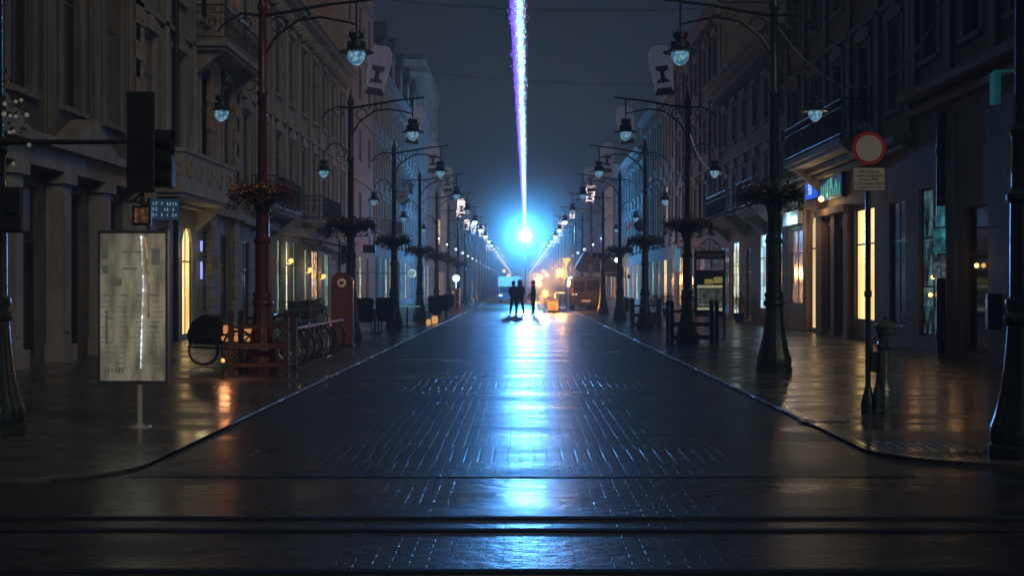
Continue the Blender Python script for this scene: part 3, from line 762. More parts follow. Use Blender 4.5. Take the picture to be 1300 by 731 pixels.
while z < 19.5:
    st.box(-.36, -.0, -.07, -.002, z, z+.4); st.box(-2.4,-2.05,-.07,-.002,z,z+.4); z += .8
st.box(-1.5,-.9,-.02,-.003,13.2,14.6); st.box(-2.4,.0,-.2,-.002,19.9,20.3)
st.build('star_emblem', STY['greyt'], b.root)
b.finish('greyt', 'flat')

def row_house(s, d0, d1, H, wall, label, seed, roof='pitched', rh=2.0, lits=(), trim='greyt', floors=None, det=1, pil=True, group='buildings lining the street'):
    random.seed(seed)
    b = Bld(s, d0, d1, H, wall, label, group=group); b.trimm = STY[trim]
    n = max(2, int((d1-d0)/4.2)); w = (d1-d0)/n
    ops = [(d0+w*i+w*.28, d0+w*i+w*.74, .35, 3.2) for i in range(n)]
    b.band(0, 4, ops)
    for i, o in enumerate(ops):
        b.window(*o, LIT[lits[i % len(lits)]] if lits else LIT['dim'], M_FRAMED, detail=det)
    fl = floors or max(1, round((H-4.6)/3.6)); nb = max(2, int((d1-d0)/(3.3 if det else 6)))
    lit = {}
    if lits and random.random() < .8: lit[(random.randrange(fl), random.randrange(nb))] = 'cream'
    b.grid(4, H-.6, nb, fl, 1.2, pil, det, lit=lit); b.band(H-.6, H, []); b.cornice(H, .6, .5, det > 0)
    b.finish(trim, roof, rh)
    return b
b = row_house(-1, 145, 175, 14.6, 'grey', 'pale facade with a tall lit yellow window panel behind the left lamps', 21, lits=('yellow','warm','pink','teal','cream'))
p = MB(); b.fb(p, 147, 160, 6.2, 8.8, -.25, -.15); p.build('light_panel', mat_lit('panel_yellow', (1,.75,.25), 1.2, (1,.7,.22), (.5,.5,.5)), b.root)
p = MB(); b.fb(p, 162, 174.5, 4.1, 12.5, -.22, -.17); p.build('facade_glow', mat_lit('panel_pink', (.75,.5,.42), .30, (.5,.36,.34), (1,1,1)), b.root)  # glowing sheet paints the pink light on this facade
b = row_house(-1, 175, 236, 15, 'blue', 'distant left building crowned with a dark dome and thin spire', 22, 'mansard', 2.2, ('teal','warm','dim','white'))
dm = MB(); dm.lathe([(2.3,15.2),(2.3,16.4),(2.1,17.4),(1.6,18.5),(.9,19.2),(.4,19.5),(.3,20.1),(.1,20.4),(.03,22)], (-2.4,38,0), 16); dm.build('dome', M_ROOF, b.roof, True)
row_house(-1, 236, 300, 16.5, 'pink', 'far left building beside the glowing light', 23, 'mansard', 1.8, ('warm','cream','teal'), det=0)
row_house(-1, 300, 380, 15, 'grey', 'farther left building in the blue haze past the light', 24, 'pitched', 2, ('warm','dim'), det=0)
row_house(-1, 380, 478, 13, 'blue', 'last faint building at the end of the left row', 25, 'pitched', 2, ('dim','cream'), det=0)

# ---- right row
b = Bld(1, 19, 33.6, 18, 'plain', 'dark plain-walled building at far right with doorway and neon-lit window')
b.trimm = STY['darkt']
ops = [(20.6,22.0,.1,3.0),(24.4,25.9,.1,3.0),(28.3,29.8,.12,3.15),(31.55,33.3,.35,3.75)]
b.band(0, 5.3, ops)
b.window(*ops[0], M_GLASS, M_FRAMED); b.window(*ops[1], M_GLASS, M_FRAMED)
w = b.window(*ops[2], M_GLASS, M_FRAMED, 0, 1, 'door')
w = b.window(*ops[3], LIT['bistro'], M_FRAMED, 1, 2)
p = MB(); b.fb(p, 31.75, 32.0, 1.9, 3.6, .1, .14); p.build('neon_strip', mat_lit('neon_teal', (.1,.8,.95), 1.6, (.05,.4,.5), (6,6,6)), b.root)
p = MB()
for (y, z) in ((29.2,1.92),(32.0,1.85),(32.3,1.7),(31.8,1.62),(32.5,1.3)): p.ball((.06, y-b.d0, z), .05, 10, 7)
p.build('wall_lamp', mat('lamp_amber', (.2,.1,.05), .4, emit=(1,.5,.12), estr=4), b.root)
b.string(5.95, .45, .18); b.string(5.6, .2, .15)
for y in (22.9, 27, 30.6): b.fb(b.trim, y-.3, y+.3, 0.03, 5.2, -.05, -.002)
b.band(5.3, 5.8, [])
b.grid(5.8, 17.4, 5, 3, 1.1, True); b.band(17.4, 18, []); b.cornice(18); b.finish('darkt')
dp = MB(); dp.cyl((-.14, 31.0-b.d0, 0.02), (-.14, 31.0-b.d0, 5.3), .10, .10, 10)
for z in (.4, 2.4, 4.4): dp.cyl((-.14, 31.0-b.d0, z), (-.14, 31.0-b.d0, z+.09), .125, .125, 10)
dp.build('drainpipe', M_IRONB, b.root, True)
vs = MB(); vs.box(-.86,-.76, 25.3-b.d0, 25.6-b.d0, 4.75, 5.32); vs.box(-.83,-.004,25.44-b.d0,25.48-b.d0,5.321,5.36); vs.build('sign_panel', mat('teal_panel', (.05,.35,.4), .35, 0, .2, emit=(.05,.5,.6), estr=.06), b.root)

b = Bld(1, 33.6, 49.5, 16.5, 'brown', 'brownish house with arched pier painted aglow, yellow lit window and lettered shop signs, right side')
b.trimm = STY['darkt']
ops = [(34.4,35.9,.5,3.6),(37.4,39.6,.55,3.62),(40.5,41.5,.1,3.3),(42.2,43.3,.1,3.3),(44.3,45.75,.12,3.9),(46.9,49.1,.9,3.4)]
b.band(0, 5.0, ops); b.arch(44.3,45.75,3.1,3.9)
for o, p in zip(ops, [None, 'yellow', None, None, 'lo', 'shop']):
    pane = M_GLASS if p is None else (mat_lit('lit_pier', (1,.68,.34), .95, (.8,.5,.22), (.4,.4,.5), bw=3, bh=9, dk=.9) if p == 'lo' else LIT[p])  # glowing arch pane paints the light on an uplit pier
    b.window(*o, pane, M_FRAMED, 0 if p == 'lo' else 1, 1, 'door' if o[2] < .3 else 'window')  # the 'lo' opening is the painted uplit pier, not a doorway
sr = MB()
for (y) in (44.1, 45.95): b.fb(sr, y-.18, y+.18, .02, 3.95, -.12, -.002)
b.fb(sr, 43.9, 46.15, 3.951, 4.15, -.2, -.002)
for (y) in (40.2, 41.85, 43.6): b.fb(sr, y-.26, y+.26, .02, 3.6, -.14, -.002)
b.fb(sr, 39.9, 43.9, 3.601, 3.8, -.25, -.002)
sr.build('door_surround', mat_stone('warm_brown_surround', (.22,.13,.08), 2, 2, .003), b.root)
sg = MB(); b.fb(sg, 46.7, 49.3, 3.55, 4.0, -.22, -.02); sg.build('light_box', mat_lit('sign_white', (.6,.95,1), 1.8, (.4,.8,1), (3,3,3)), b.root)
sg = MB(); b.fb(sg, 44.4, 45.9, 4.28, 4.8, -.12, -.02); so = sg.build('sign_board', mat('blue_sign', (.02,.05,.3), .4, emit=(.02,.12,1), estr=.8), b.root)
text_mesh('sign_lettering', 'FB', .5, mat('blue_sign_letters', (.5,.6,.9), .4, emit=(.45,.7,1), estr=1.4), so, (-.125, 45.15-b.d0, 4.54), (R(90), 0, R(-90)))
sg = MB(); b.fb(sg, 40.6, 43.6, 4.05, 4.75, -.14, -.02); lt = sg; lt.cur = 1; random.seed(4)
for i in range(9):
    y = 40.8 + i*.3; h = random.uniform(.3,.58)
    b.fb(lt, y, y+.1, 4.13, 4.13+h, -.16, -.142)
    if i % 2: b.fb(lt, y+.1, y+.24, 4.13+random.choice((0,.25,.45)), 4.2+random.choice((.0,.3,.4))+.08, -.16, -.142)
so = lt.build('sign_board', [mat('dark_sign', (.01,.03,.03), .3), mat('green_letters', (.1,.4,.35), .4, emit=(.12,.62,.55), estr=.35)], b.root)
sl = MB(); sl.ball((-.3, 42.6-b.d0, 4.1), .09, 10, 6); sl.build('sign_lamp', mat('lamp_warm', (.3,.2,.1), .4, emit=(1,.68,.25), estr=3), so)
def small_light(nm, x, y, z, e, c, r=.08):
    l = bpy.data.lights.new(nm, 'POINT'); l.energy = e; l.color = c; l.shadow_soft_size = r
    lo = bpy.data.objects.new(nm, l); col.objects.link(lo); lo.location = (x, y, z)
small_light('sign_lamp_light', 8.7, 42.3, 3.95, 26, (1,.62,.28)); small_light('pier_light', 8.6, 45.6, 3.2, 22, (1,.7,.36)); small_light('light_box_light', 8.75, 48.2, 3.7, 30, (.5,.9,1), .2)
small_light('door_lamp_light', 8.85, 29.0, 1.95, 2.5, (1,.5,.18)); small_light('window_lamp_light', 8.9, 32.1, 1.8, 3, (1,.5,.18)); 
b.string(5.05, .5, .14); b.string(4.85, .3, .1)
b.grid(5.0, 15.9, 5, 3, 1.15, True, lit={(2,1): 'dim'}); b.band(15.9, 16.5, [])
b.balcony(36.8, 44.6, 5.35, 1.05); b.cornice(16.5); b.finish('darkt')

b = Bld(1, 49.5, 66, 10.6, 'dark', 'lower dark building with bright shop windows behind the second right lamp')
b.trimm = STY['darkt']
ops = [(50.6,52.4,.6,3.4),(54,55.6,.6,3.5),(57.3,58.6,.1,3),(60.6,62.4,.2,3.4),(63.7,65.2,.1,3.2)]
b.band(0, 4.2, ops)
for o, p in zip(ops, ['dim','white','dim','cream','dim']): b.window(*o, LIT[p], M_FRAMED)
b.string(4.2, .4, .2); b.grid(4.2, 10, 6, 2, 1.1, False, zoff=.7); b.band(10, 10.6, []); b.balcony(51, 55, 4.4); b.balcony(58, 64, 4.4); b.cornice(10.6, .8, .6); b.finish('darkt', 'pitched', 2.4)
row_house(1, 66, 85, 14.6, 'dark', 'tall dark flat-roofed house behind the third right lamp', 31, 'flat', .3, ('dim','pink','dim','warm'), 'darkt', det=2)
row_house(1, 85, 107, 13.6, 'green', 'pale green ornamented facade with crested roof line, right side', 32, 'mansard', 1.4, ('pink','yellow','pink','green','yellow'), det=2)
b = row_house(1, 107, 135, 12, 'grey', 'light grey facade with bright yellow-white shopfront, right side', 33, 'pitched', 1.8, ('yellow','cream','warm','white'))
b = row_house(1, 135, 175, 13, 'pink', 'pink-lit facade seen between the right lamp posts', 34, 'pitched', 1.6, ('pink','warm','cream'))
p = MB(); b.fb(p, 140, 160, 4.2, 11.6, -.24, -.19); p.build('facade_glow', mat_lit('facade_glow_pinkr', (.6,.42,.36), .30, (.45,.33,.3), (1,1,1)), b.root)  # pink light on the wall, painted as an emissive sheet
b = row_house(1, 175, 230, 14, 'blue', 'bluish far right building near the glow', 35, 'mansard', 1.8, ('teal','warm','dim'))
b = row_house(1, 230, 300, 15, 'grey', 'far right building with a thin pointed spire in the haze', 36, 'mansard', 1.8, ('warm','pink'), det=0)
dm = MB(); dm.lathe([(1.4,15.2),(1.3,17.5),(.9,18.6),(.5,20.5),(.05,24)], (1.8,20,0), 10); dm.build('spire', M_ROOF, b.roof, True)
row_house(1, 300, 390, 14, 'blue', 'farther right building in the blue haze past the light', 37, 'pitched', 2, ('dim','warm'), det=0)
b = row_house(1, 390, 478, 15, 'pink', 'last faint building at the end of the right row', 38, 'pitched', 2, ('dim','cream'), det=0)
tw = MB(); tw.box(-.0,6,20,26,15.1,22.6); o = tw.build('stair_tower', M_WHITE, b.root)
tw = MB()
for z in (16,17.8,19.6,21.4): tw.box(-.05,6.05,19.95,26.05,z,z+.7)
tw.build('red_bands', mat('pink_band', (.5,.25,.25), .6), o)

# ------------------------------------------------------------------ street objects, left
# traffic signal cluster on a mast arm from the nearest left post
tl = empty('traffic_signal', (0,0,0)); tag(tl, 'black traffic signal heads on a long horizontal arm at upper left', 'traffic signal')
D1 = 14.05
def LX(px, d=D1): return X_at(px, d)
m = MB(); z = Z_at(182, D1); m.cyl((LX(-6), D1-.12, z), (LX(168), D1-.12, z), .028, .022, 8); m.cyl((LX(-6), D1-.12, z), (LX(-6), D1+.05, z), .04, .04, 8)
m.build('mast_arm', M_BLACK, tl, True)
m = MB(); m.box(LX(166), LX(202), D1-.16, D1-.13, Z_at(246,D1), Z_at(119,D1)); m.box(LX(170), LX(190), D1-.129, D1+.14, Z_at(243,D1), Z_at(122,D1))
m.build('signal_head', M_BLACK, tl, bevel=.015)
m = MB()
for py in (188, 212, 236):
    zz = Z_at(py-22, D1) if False else Z_at(py-12, D1)
    m.cyl((LX(190), D1+.02, zz), (LX(218), D1+.02, zz-.02), .095, .105, 14, False)
    m.cyl((LX(189), D1+.02, zz), (LX(192), D1+.02, zz), .095, .095, 14)
m.build('signal_visor', M_BLACK, tl, True)
m = MB(); m.box(LX(192), LX(219), D1-.02, D1+.13, Z_at(238,D1), Z_at(196,D1)-.0); m.build('signal_head', M_BLACK, tl, bevel=.01)
m = MB(); m.cyl((LX(184), D1-.09, Z_at(246,D1)), (LX(184), D1-.09, Z_at(262,D1)), .02, .02, 8); m.build('bracket', M_BLACK, tl)
o = MB(); o.box(LX(173), LX(196), D1-.14, D1-.08, Z_at(287,D1), Z_at(262.2,D1)); sq = o.build('square_sign', M_BLACK, None)
tag(sq, 'small square black-framed sign glowing dull orange hanging below the traffic signal', 'sign')
o = MB(); o.box(LX(176), LX(193), D1-.150, D1-.1402, Z_at(284,D1), Z_at(265,D1)); o.build('sign_face', mat_lit('orange_face', (.75,.33,.13), .16, (.2,.1,.05), (14,14,14)), sq)
sn = empty('street_name_sign', (LX(209,15.2), 15.2, Z_at(266,15.2)), R(28)); tag(sn, 'dark blue street name sign with small pale lettering right of the traffic signal', 'street sign')
o = MB(); o.box(-.15,.15,-.015,.015,-.11,.11); o.cur = 1; random.seed(3)
for i in range(3):
    for j in range(9):
        if random.random() < .8:
            x = -.13+j*.03; z = .06-i*.06; h = random.uniform(.02,.04); o.box(x, x+.011, -.019, -.0155, z-h/2, z+h/2)
            zz = random.choice((-.4,0,.4))*h
            if random.random() < .6: o.box(x+.0112, x+.02, -.019, -.0155, z+zz-.003, z+zz+.003)
o.build('sign_plate', [mat('blue_plate', (.02,.06,.14), .35, emit=(.03,.14,.28), estr=.12), mat('pale_lettering', (.5,.6,.7), .4, emit=(.3,.6,.85), estr=.3)], sn)
o = MB(); o.cyl((0,.03,-.13),(0,.03,-2.0),.03,.03,8); o.cyl((0,.03,.12),(0,.03,-.13),.03,.03,8); 
o = MB(); o.tube([(0,.02,0),(-.1,.15,.02),(-.28,.2,.1),(-.42,-1.0,.15)], .015, 6); o.build('bracket', M_BLACK, sn)
# pedestrian signal box on nearest left post
pd = empty('pedestrian_signal', (-4.93, 13.9, 2.22)); tag(pd, 'dark pedestrian signal box strapped to the lamp post at the left edge', 'pedestrian signal')
o = MB(); o.box(-.13,.10,-.12,.12,-.2,.24); o.build('housing', M_BLACK, pd, bevel=.02)
o = MB(); o.box(-.06,.04,-.15,-.121,-.02,.1); o.build('button_box', M_IRONB, pd)
# sprig of lit blossoms near left edge: a hanging decoration
fl = empty('blossom_garland', (-4.98, 13.85, 3.15)); tag(fl, 'sprig of small pale blossoms and green leaves tied to the post at left edge', 'garland')
o = MB(); random.seed(11)
for i in range(160): o.leaf((random.gauss(0,.1), random.gauss(-.05,.06), random.gauss(0,.17)), random.uniform(.015,.04))
o.build('leaves', M_LEAF, fl)
o = MB()
for (px, py) in ((5,132),(19,129),(26,127),(4,145),(12,147),(19,148),(33,146),(11,168),(16,167),(36,184),(16,208)):
    x = LX(px,13.7)+4.98; z = Z_at(py,13.7)-3.15; o.ball((x,-.13,z), random.uniform(.016,.026), 7, 5)
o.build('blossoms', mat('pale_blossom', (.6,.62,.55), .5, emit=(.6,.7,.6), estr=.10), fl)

# info board
ib = empty('information_board', (X_at(177,14.9), 14.9, .02), R(-3)); tag(ib, 'pale upright information board with faded poster on a short steel leg', 'information board')
o = MB(); o.cyl((0,0,0),(0,0,.5),.032,.032,12); o.lathe([(.13,0),(.13,.012),(.05,.03),(.04,.04)], (0,0,0), 18); o.build('leg', mat('pale_leg', (.75,.74,.66), .25, .3, .1, coat=.6), ib, True)
x0, x1, z0, z1 = -.43, .31, .46, 2.06
o = MB(); o.box(x0, x1, -.035, .035, z0, z0+.03); o.box(x0,x1,-.035,.035,z1-.03,z1); o.box(x0,x0+.022,-.035,.035,z0+.03,z1-.03); o.box(x1-.022,x1,-.035,.035,z0+.03,z1-.03); o.build('frame', M_CHROME, ib)
MP = mat('poster_paper', (.55,.54,.48), .35, 0, .35, 2.2, emit=(.8,.62,.42), estr=.15, coat=.8); t_ = MP.node_tree; b_ = [n for n in t_.nodes if n.type == 'BSDF_PRINCIPLED'][0]  # emission put into the paper to make the board glow
tc_ = t_.nodes.new('ShaderNodeTexCoord'); v_ = t_.nodes.new('ShaderNodeTexVoronoi'); v_.feature = 'DISTANCE_TO_EDGE'; v_.inputs['Scale'].default_value = 7; t_.links.new(tc_.outputs['Object'], v_.inputs['Vector'])
n_ = t_.nodes.new('ShaderNodeTexNoise'); n_.inputs['Scale'].default_value = 3; n_.inputs['Detail'].default_value = 8; mp_ = t_.nodes.new('ShaderNodeMapping'); mp_.inputs['Scale'].default_value = (3,3,.7); t_.links.new(tc_.outputs['Object'], mp_.inputs[0]); t_.links.new(mp_.outputs[0], n_.inputs['Vector'])
r_ = t_.nodes.new('ShaderNodeMapRange'); r_.inputs[1].default_value = .0; r_.inputs[2].default_value = .03; r_.inputs[3].default_value = .86; r_.inputs[4].default_value = 1; t_.links.new(v_.outputs['Distance'], r_.inputs[0])
r2_ = t_.nodes.new('ShaderNodeMapRange'); r2_.inputs[1].default_value = .35; r2_.inputs[2].default_value = .65; r2_.inputs[3].default_value = .45; r2_.inputs[4].default_value = 1.2; t_.links.new(n_.outputs['Fac'], r2_.inputs[0])
k_ = t_.nodes.new('ShaderNodeMath'); k_.operation = 'MULTIPLY'; t_.links.new(r_.outputs[0], k_.inputs[0]); t_.links.new(r2_.outputs[0], k_.inputs[1])
vm_ = t_.nodes.new('ShaderNodeVectorMath'); vm_.operation = 'SCALE'; src_ = b_.inputs['Base Color'].links[0].from_socket; t_.links.new(src_, vm_.inputs[0]); t_.links.new(k_.outputs[0], vm_.inputs['Scale']); t_.links.new(vm_.outputs[0], b_.inputs['Base Color'])
ve_ = t_.nodes.new('ShaderNodeVectorMath'); ve_.operation = 'SCALE'; ve_.inputs[0].default_value = (.72,.66,.48); t_.links.new(k_.outputs[0], ve_.inputs['Scale']); t_.links.new(ve_.outputs[0], b_.inputs['Emission Color'])
o = MB(); o.box(x0+.023,x1-.023,-.02,.02,z0+.031,z1-.031); o.cur = 1; random.seed(5)
def mk(px, py, w, h):
    x = (px-170)/121.0 - 0.0 - .06; z = 1.48 + (HY-py)/121.0 ; o.box(x-w/2, x+w/2, -.0235, -.0205, z-h/2, z+h/2)
for py in (324, 342): mk(134, py, .07, .085)
mk(150,358,.09,.08); mk(199,326,.09,.17)
for (px,py,w) in ((168,320,.2),(166,341,.16),(137,374,.07),(158,374,.07),(180,374,.08),(196,374,.12),(140,404,.08),(196,414,.1),(196,447,.08)): mk(px,py,w,.014)
for i in range(60): mk(134+(i%4)*22+random.uniform(-2,2), 376+(i//4)*6.5, random.uniform(.05,.13), .006)
for i in range(6): mk(134+i*4.5, 470, .02, .06*random.uniform(.6,1))
mk(152, 469, .035, .045); mk(136,415,.03,.36)
o.build('poster', [MP, mat('poster_ink', (.20,.22,.21), .5, 0, .3, 6, emit=(.6,.62,.5), estr=.075)], ib)
o = MB(); o.tube([(.03,-.05,.62),(.045,-.055,1.1),(.06,-.055,1.5),(.035,-.05,2.0)], .009, 6); o.build('reflection_streak', mat_lit('streak_white', (.95,.98,1), 2.2, (.25,.25,.22), (9,9,6), .1, bh=.07, bw=9, dk=.3), ib)  # glowing strip paints a lamp reflection on the board
o = MB(); o.tube([(.115,-.05,1.15),(.12,-.055,1.5),(.10,-.055,1.8),(.07,-.05,1.99)], .008, 6); o.build('reflection_streak', mat_lit('streak_amber', (1,.62,.25), .8, (.2,.1,.04), (9,9,6), .1), ib)  # second painted reflection, amber

# bench guards round the posts
def make_guard():
    r = empty('post_bench')
    for sx in (-1, 1):
        for sy in (-1, 1):
            o = MB(); x = sx*.47; y = sy*.47
            o.box(x-.045,x+.045,y-.045,y+.045,0,.86); o.lathe([(.03,.86),(.05,.88),(.055,.92),(.03,.96),(.005,.97)], (x,y,0), 10); o.build('leg', M_WOOD, r)
    o = MB()
    for i in range(3):
        for sy in (-1, 1): o.box(-.42,.42, sy*.40-.04+ (i-1)*.0, sy*.40+.04, .44, .475) if i == 0 else None
    for sy in (-1, 1):
        for i in range(3): o.box(-.424,.424, sy*(.30+i*.09)-.038, sy*(.30+i*.09)+.038, .40, .435)
    for sx in (-1, 1): o.box(sx*.34-.08, sx*.34+.08, -.26, .26, .40, .4345)
    o.build('seat', M_WOOD, r)
    for sy in (-1, 1):
        o = MB(); o.box(-.424,.424, sy*.47-.02, sy*.47+.02, .70,.75); o.build('backrest', M_WOOD, r)
        o = MB(); o.box(-.424,.424, sy*.47-.02, sy*.47+.02, .12,.18); o.build('rail', M_WOOD, r)
    for sx in (-1, 1):
        o = MB(); o.box(sx*.47-.02, sx*.47+.02, -.424,.424,.12,.18); o.build('rail', M_WOOD, r)
    return r
gd = make_guard(); gd.location = (XL+.03, 24.15, .02); gd.scale = (.98, .9, 1.1)
tag(gd, 'dark timber bench frame built around the foot of the second left street lamp', 'bench', 'timber benches around street lamps')
g2 = copy_tree(gd); g2.location = (XR+.05, 36.3, .02); g2.scale = (1.2, 1, 1.15); tag(g2, 'dark timber bench frame around the third right street lamp', 'bench')
g3 = copy_tree(gd); g3.location = (XR+.0, 49.2, .02); tag(g3, 'dark timber bench frame around the fourth right street lamp', 'bench')

# rickshaw
rk = empty('pedal_rickshaw', (X_at(290,26.3), 26.3, .02)); tag(rk, 'parked pedal rickshaw with dark hood and orange seat behind the timber bench', 'rickshaw')
o = MB(); o.prism([(-.75,.40),(-.05,.40),(.0,.55),(-.02,.82),(-.15,.92),(-.5,.95),(-.68,.82),(-.78,.62)], 'y', .0, .7); o.build('hood', M_BLACK, rk, bevel=.05)
o = MB(); o.box(-.08,.46,-.12,-.06,.60,.76); o.box(-.08,.46,-.12,-.02,.46,.56); o.build('seat', mat('orange_vinyl', (.8,.3,.08), .35, 0, .1, emit=(1,.40,.16), estr=.5), rk, bevel=.03)  # emission paints an orange glow on the seat
for xx, nm in ((-.45, 1), (.36, 1)):
    o = MB(); o.torus((xx,-.04,.30), .27, .022, Matrix.Rotation(PI/2,4,'X'), 28, 6); w = o.build('wheel', M_RUBBER, rk, True)
    o = MB(); o.torus((xx,-.04,.30), .245, .012, Matrix.Rotation(PI/2,4,'X'), 28, 5)
    for i in range(9):
        t = i*PI/9*2; o.cyl((xx,-.04,.30),(xx+.245*math.cos(t),-.04,.30+.245*math.sin(t)),.003,.003,4)
    o.build('rim', M_CHROME, w)
o = MB(); o.tube([(-.75,0,.36),(0,0,.32),(.75,0,.36)], .02, 6); o.tube([(.7,.1,.36),(.85,.1,.95)], .016, 6); o.cyl((.85,-.18,.95),(.85,.38,.95),.015,.015,6); o.build('chassis', M_IRONB, rk, True)
o = MB(); o.ball((-.06,-.1,.5),.035,8,6); o.build('lamp', mat('amber_reflector', (.6,.3,.05), .3, emit=(1,.5,.15), estr=1.2), rk)

ol = empty('ground_lamp', (X_at(283,22.7), 22.7, .02)); tag(ol, 'small amber lamp glowing low at the left leg of the timber bench', 'lamp')
o = MB(); o.lathe([(.06,0),(.06,.02),(.02,.04),(.018,.24)], (0,0,0), 10); o.build('stand', M_IRONB, ol, True)
o = MB(); o.ball((0,0,.29),.035,10,7); o.build('lens', mat('amber_bulb', (.6,.3,.1), .3, emit=(1,.42,.10), estr=.9), ol, True)
l = bpy.data.lights.new('amber', 'POINT'); l.energy = 5; l.color = (1,.36,.14); l.shadow_soft_size = .08
lo = bpy.data.objects.new('ground_lamp_light', l); col.objects.link(lo); lo.location = (X_at(283,22.7)+.05, 22.6, .42)
# bicycles
def make_bike():
    r = empty('bicycle'); Rx = Matrix.Rotation(PI/2,4,'X')
    for x in (-.52, .52):
        o = MB(); o.torus((x,0,.34), .325, .018, Rx, 32, 6); w = o.build('wheel', M_RUBBER, r, True)
        o = MB(); o.torus((x,0,.34), .302, .010, Rx, 32, 5); o.cyl((x,-.04,.34),(x,.04,.34),.022,.022,8)
        for i in range(14):
            t = i*2*PI/14; o.cyl((x,.01*(-1)**i,.34),(x+.30*math.cos(t),0,.34+.30*math.sin(t)),.0025,.0025,4)
        o.build('rim', M_CHROME, w)
    o = MB(); bb = (-.08,0,.29); st = (-.22,0,.78); hd = (.36,0,.80); hb = (.39,0,.62)
    for p, q in ((bb,st),(bb,hb),((-.19,0,.7),(.365,0,.76)),((-.52,0,.34),bb),((-.52,0,.34),(-.2,0,.7)),(hd,hb)): o.cyl(p,q,.018,.018,8)
    o.tube([hb,(.43,0,.52),(.52,0,.34)], .014, 6); o.tube([hd,(.35,0,.95),(.37,0,1.0)], .012, 6); o.tube([(.25,-.26,1.0),(.36,-.15,1.02),(.37,0,1.0),(.36,.15,1.02),(.25,.26,1.0)], .011, 6)
    o.tube([(-.8,0,.5),(-.75,0,.62),(-.62,0,.71),(-.4,0,.7)], .012, 5)
    o.build('frame', mat('bike_frame', (.12,.2,.28), .3, .3, .1), r, True)
    o = MB(); o.prism([(-.36,.86),(-.12,.86),(-.1,.88),(-.2,.91),(-.34,.92)], 'y', -.06,.06); o.cyl((-.22,0,.78),(-.24,0,.86),.012,.012,6); o.build('saddle', M_BLACK, r)
    o = MB(); o.torus(bb,.08,.008,Rx,18,4); o.cyl((-.08,-.06,.29),(.05,-.06,.2),.009,.009,5); o.cyl((-.08,.06,.29),(-.2,.06,.38),.009,.009,5); o.build('pedals', M_IRONB, r)
    o = MB(); o.box(-.85,-.81,-.03,.03,.5,.56); o.build('reflector', mat('amber_glow', (.8,.35,.1), .3, emit=(1,.45,.12), estr=.5), r)
    return r
bk = make_bike()
bl = ['closest city bicycle in the row beside the timber bench, its front wheel showing whole', 'second city bicycle from the camera in the left rack', 'third city bicycle from the camera in the left rack',
      'fourth city bicycle from the camera in the left rack', 'fifth city bicycle from the camera in the left rack', 'farthest city bicycle in the left rack, next to the menu board']
for i in range(6):
    o = bk if i == 0 else copy_tree(bk)
    o.location = (-4.72 + random.uniform(-.05,.05), 25.9 + i*1.15, .02); o.rotation_euler = (R(random.uniform(-6,-2)), 0, R(random.uniform(-9,9)) + R(-14))
    tag(o, bl[i], 'bicycle', 'bicycles parked in the left rack')
o = copy_tree(bk); o.location = (X_at(590,92), 92, .02); o.rotation_euler = (0,0,R(10)); tag(o, 'lone bicycle standing far down the left pavement beside a lattice sign', 'bicycle')
rkk = MB()
rkk.box(-4.06,-4.02,25.7,32.3,.72,.76)
for i in range(13): rkk.cyl((-4.04,25.7+i*.55,.02),(-4.04,25.7+i*.55,.72),.016,.016,6); rkk.torus((-4.2,25.7+i*.55,.34),.18,.012,Matrix.Rotation(PI/2,4,'X'),14,5)
rkk = rkk.build('bicycle_rack', M_CHROME); tag(rkk, 'long low metal bicycle rack along the left pavement edge', 'bicycle rack')

# menu board
mb = empty('menu_board', (X_at(434,35), 35, .02)); tag(mb, 'tall dark red menu board with rounded top and round pale logo', 'menu board')
o = MB(); pts = [(-.26,.05),(.26,.05),(.26,1.62)] + [(.26*math.cos(t), 1.62+.2*math.sin(t)) for t in [PI*i/10 for i in range(1,10)]] + [(-.26,1.62)]
o.prism(pts, 'y', -.03, .03); o.build('panel', mat('maroon_board', (.16,.06,.05), .5, 0, .2, emit=(.5,.16,.1), estr=.02), mb)
o = MB(); o.cyl((0,-.031,1.56),(0,-.04,1.56),.105,.105,20); lo = o.build('logo', mat('logo_pale', (.6,.4,.3), .5, emit=(1,.6,.4), estr=.16), mb)
o = MB(); o.prism([(-.06,1.52),(.0,1.5),(.06,1.54),(.05,1.6),(-.02,1.61),(-.07,1.58)], 'y', -.043, -.0405); o.build('logo_mark', mat('logo_mark', (.3,.1,.06), .5), lo)
o = MB(); random.seed(2); o.box(-.18,.18,-.034,-.0305,1.36,1.385); o.box(-.2,.2,-.034,-.0305,1.30,1.325)
for i in range(14):
    z = 1.15-i*.065; w = random.uniform(.08,.17); o.box(-w,w,-.034,-.0305,z,z+.013)
o.build('menu_lettering', mat('menu_lines', (.3,.2,.17), .5), mb)
o = MB(); o.box(.262,.285,-.04,.04,0,1.62); o.build('edge_strip', M_CHROME, mb)
o = MB(); o.box(-.3,.3,-.2,.2,0,.045); o.build('foot', M_IRONB, mb)
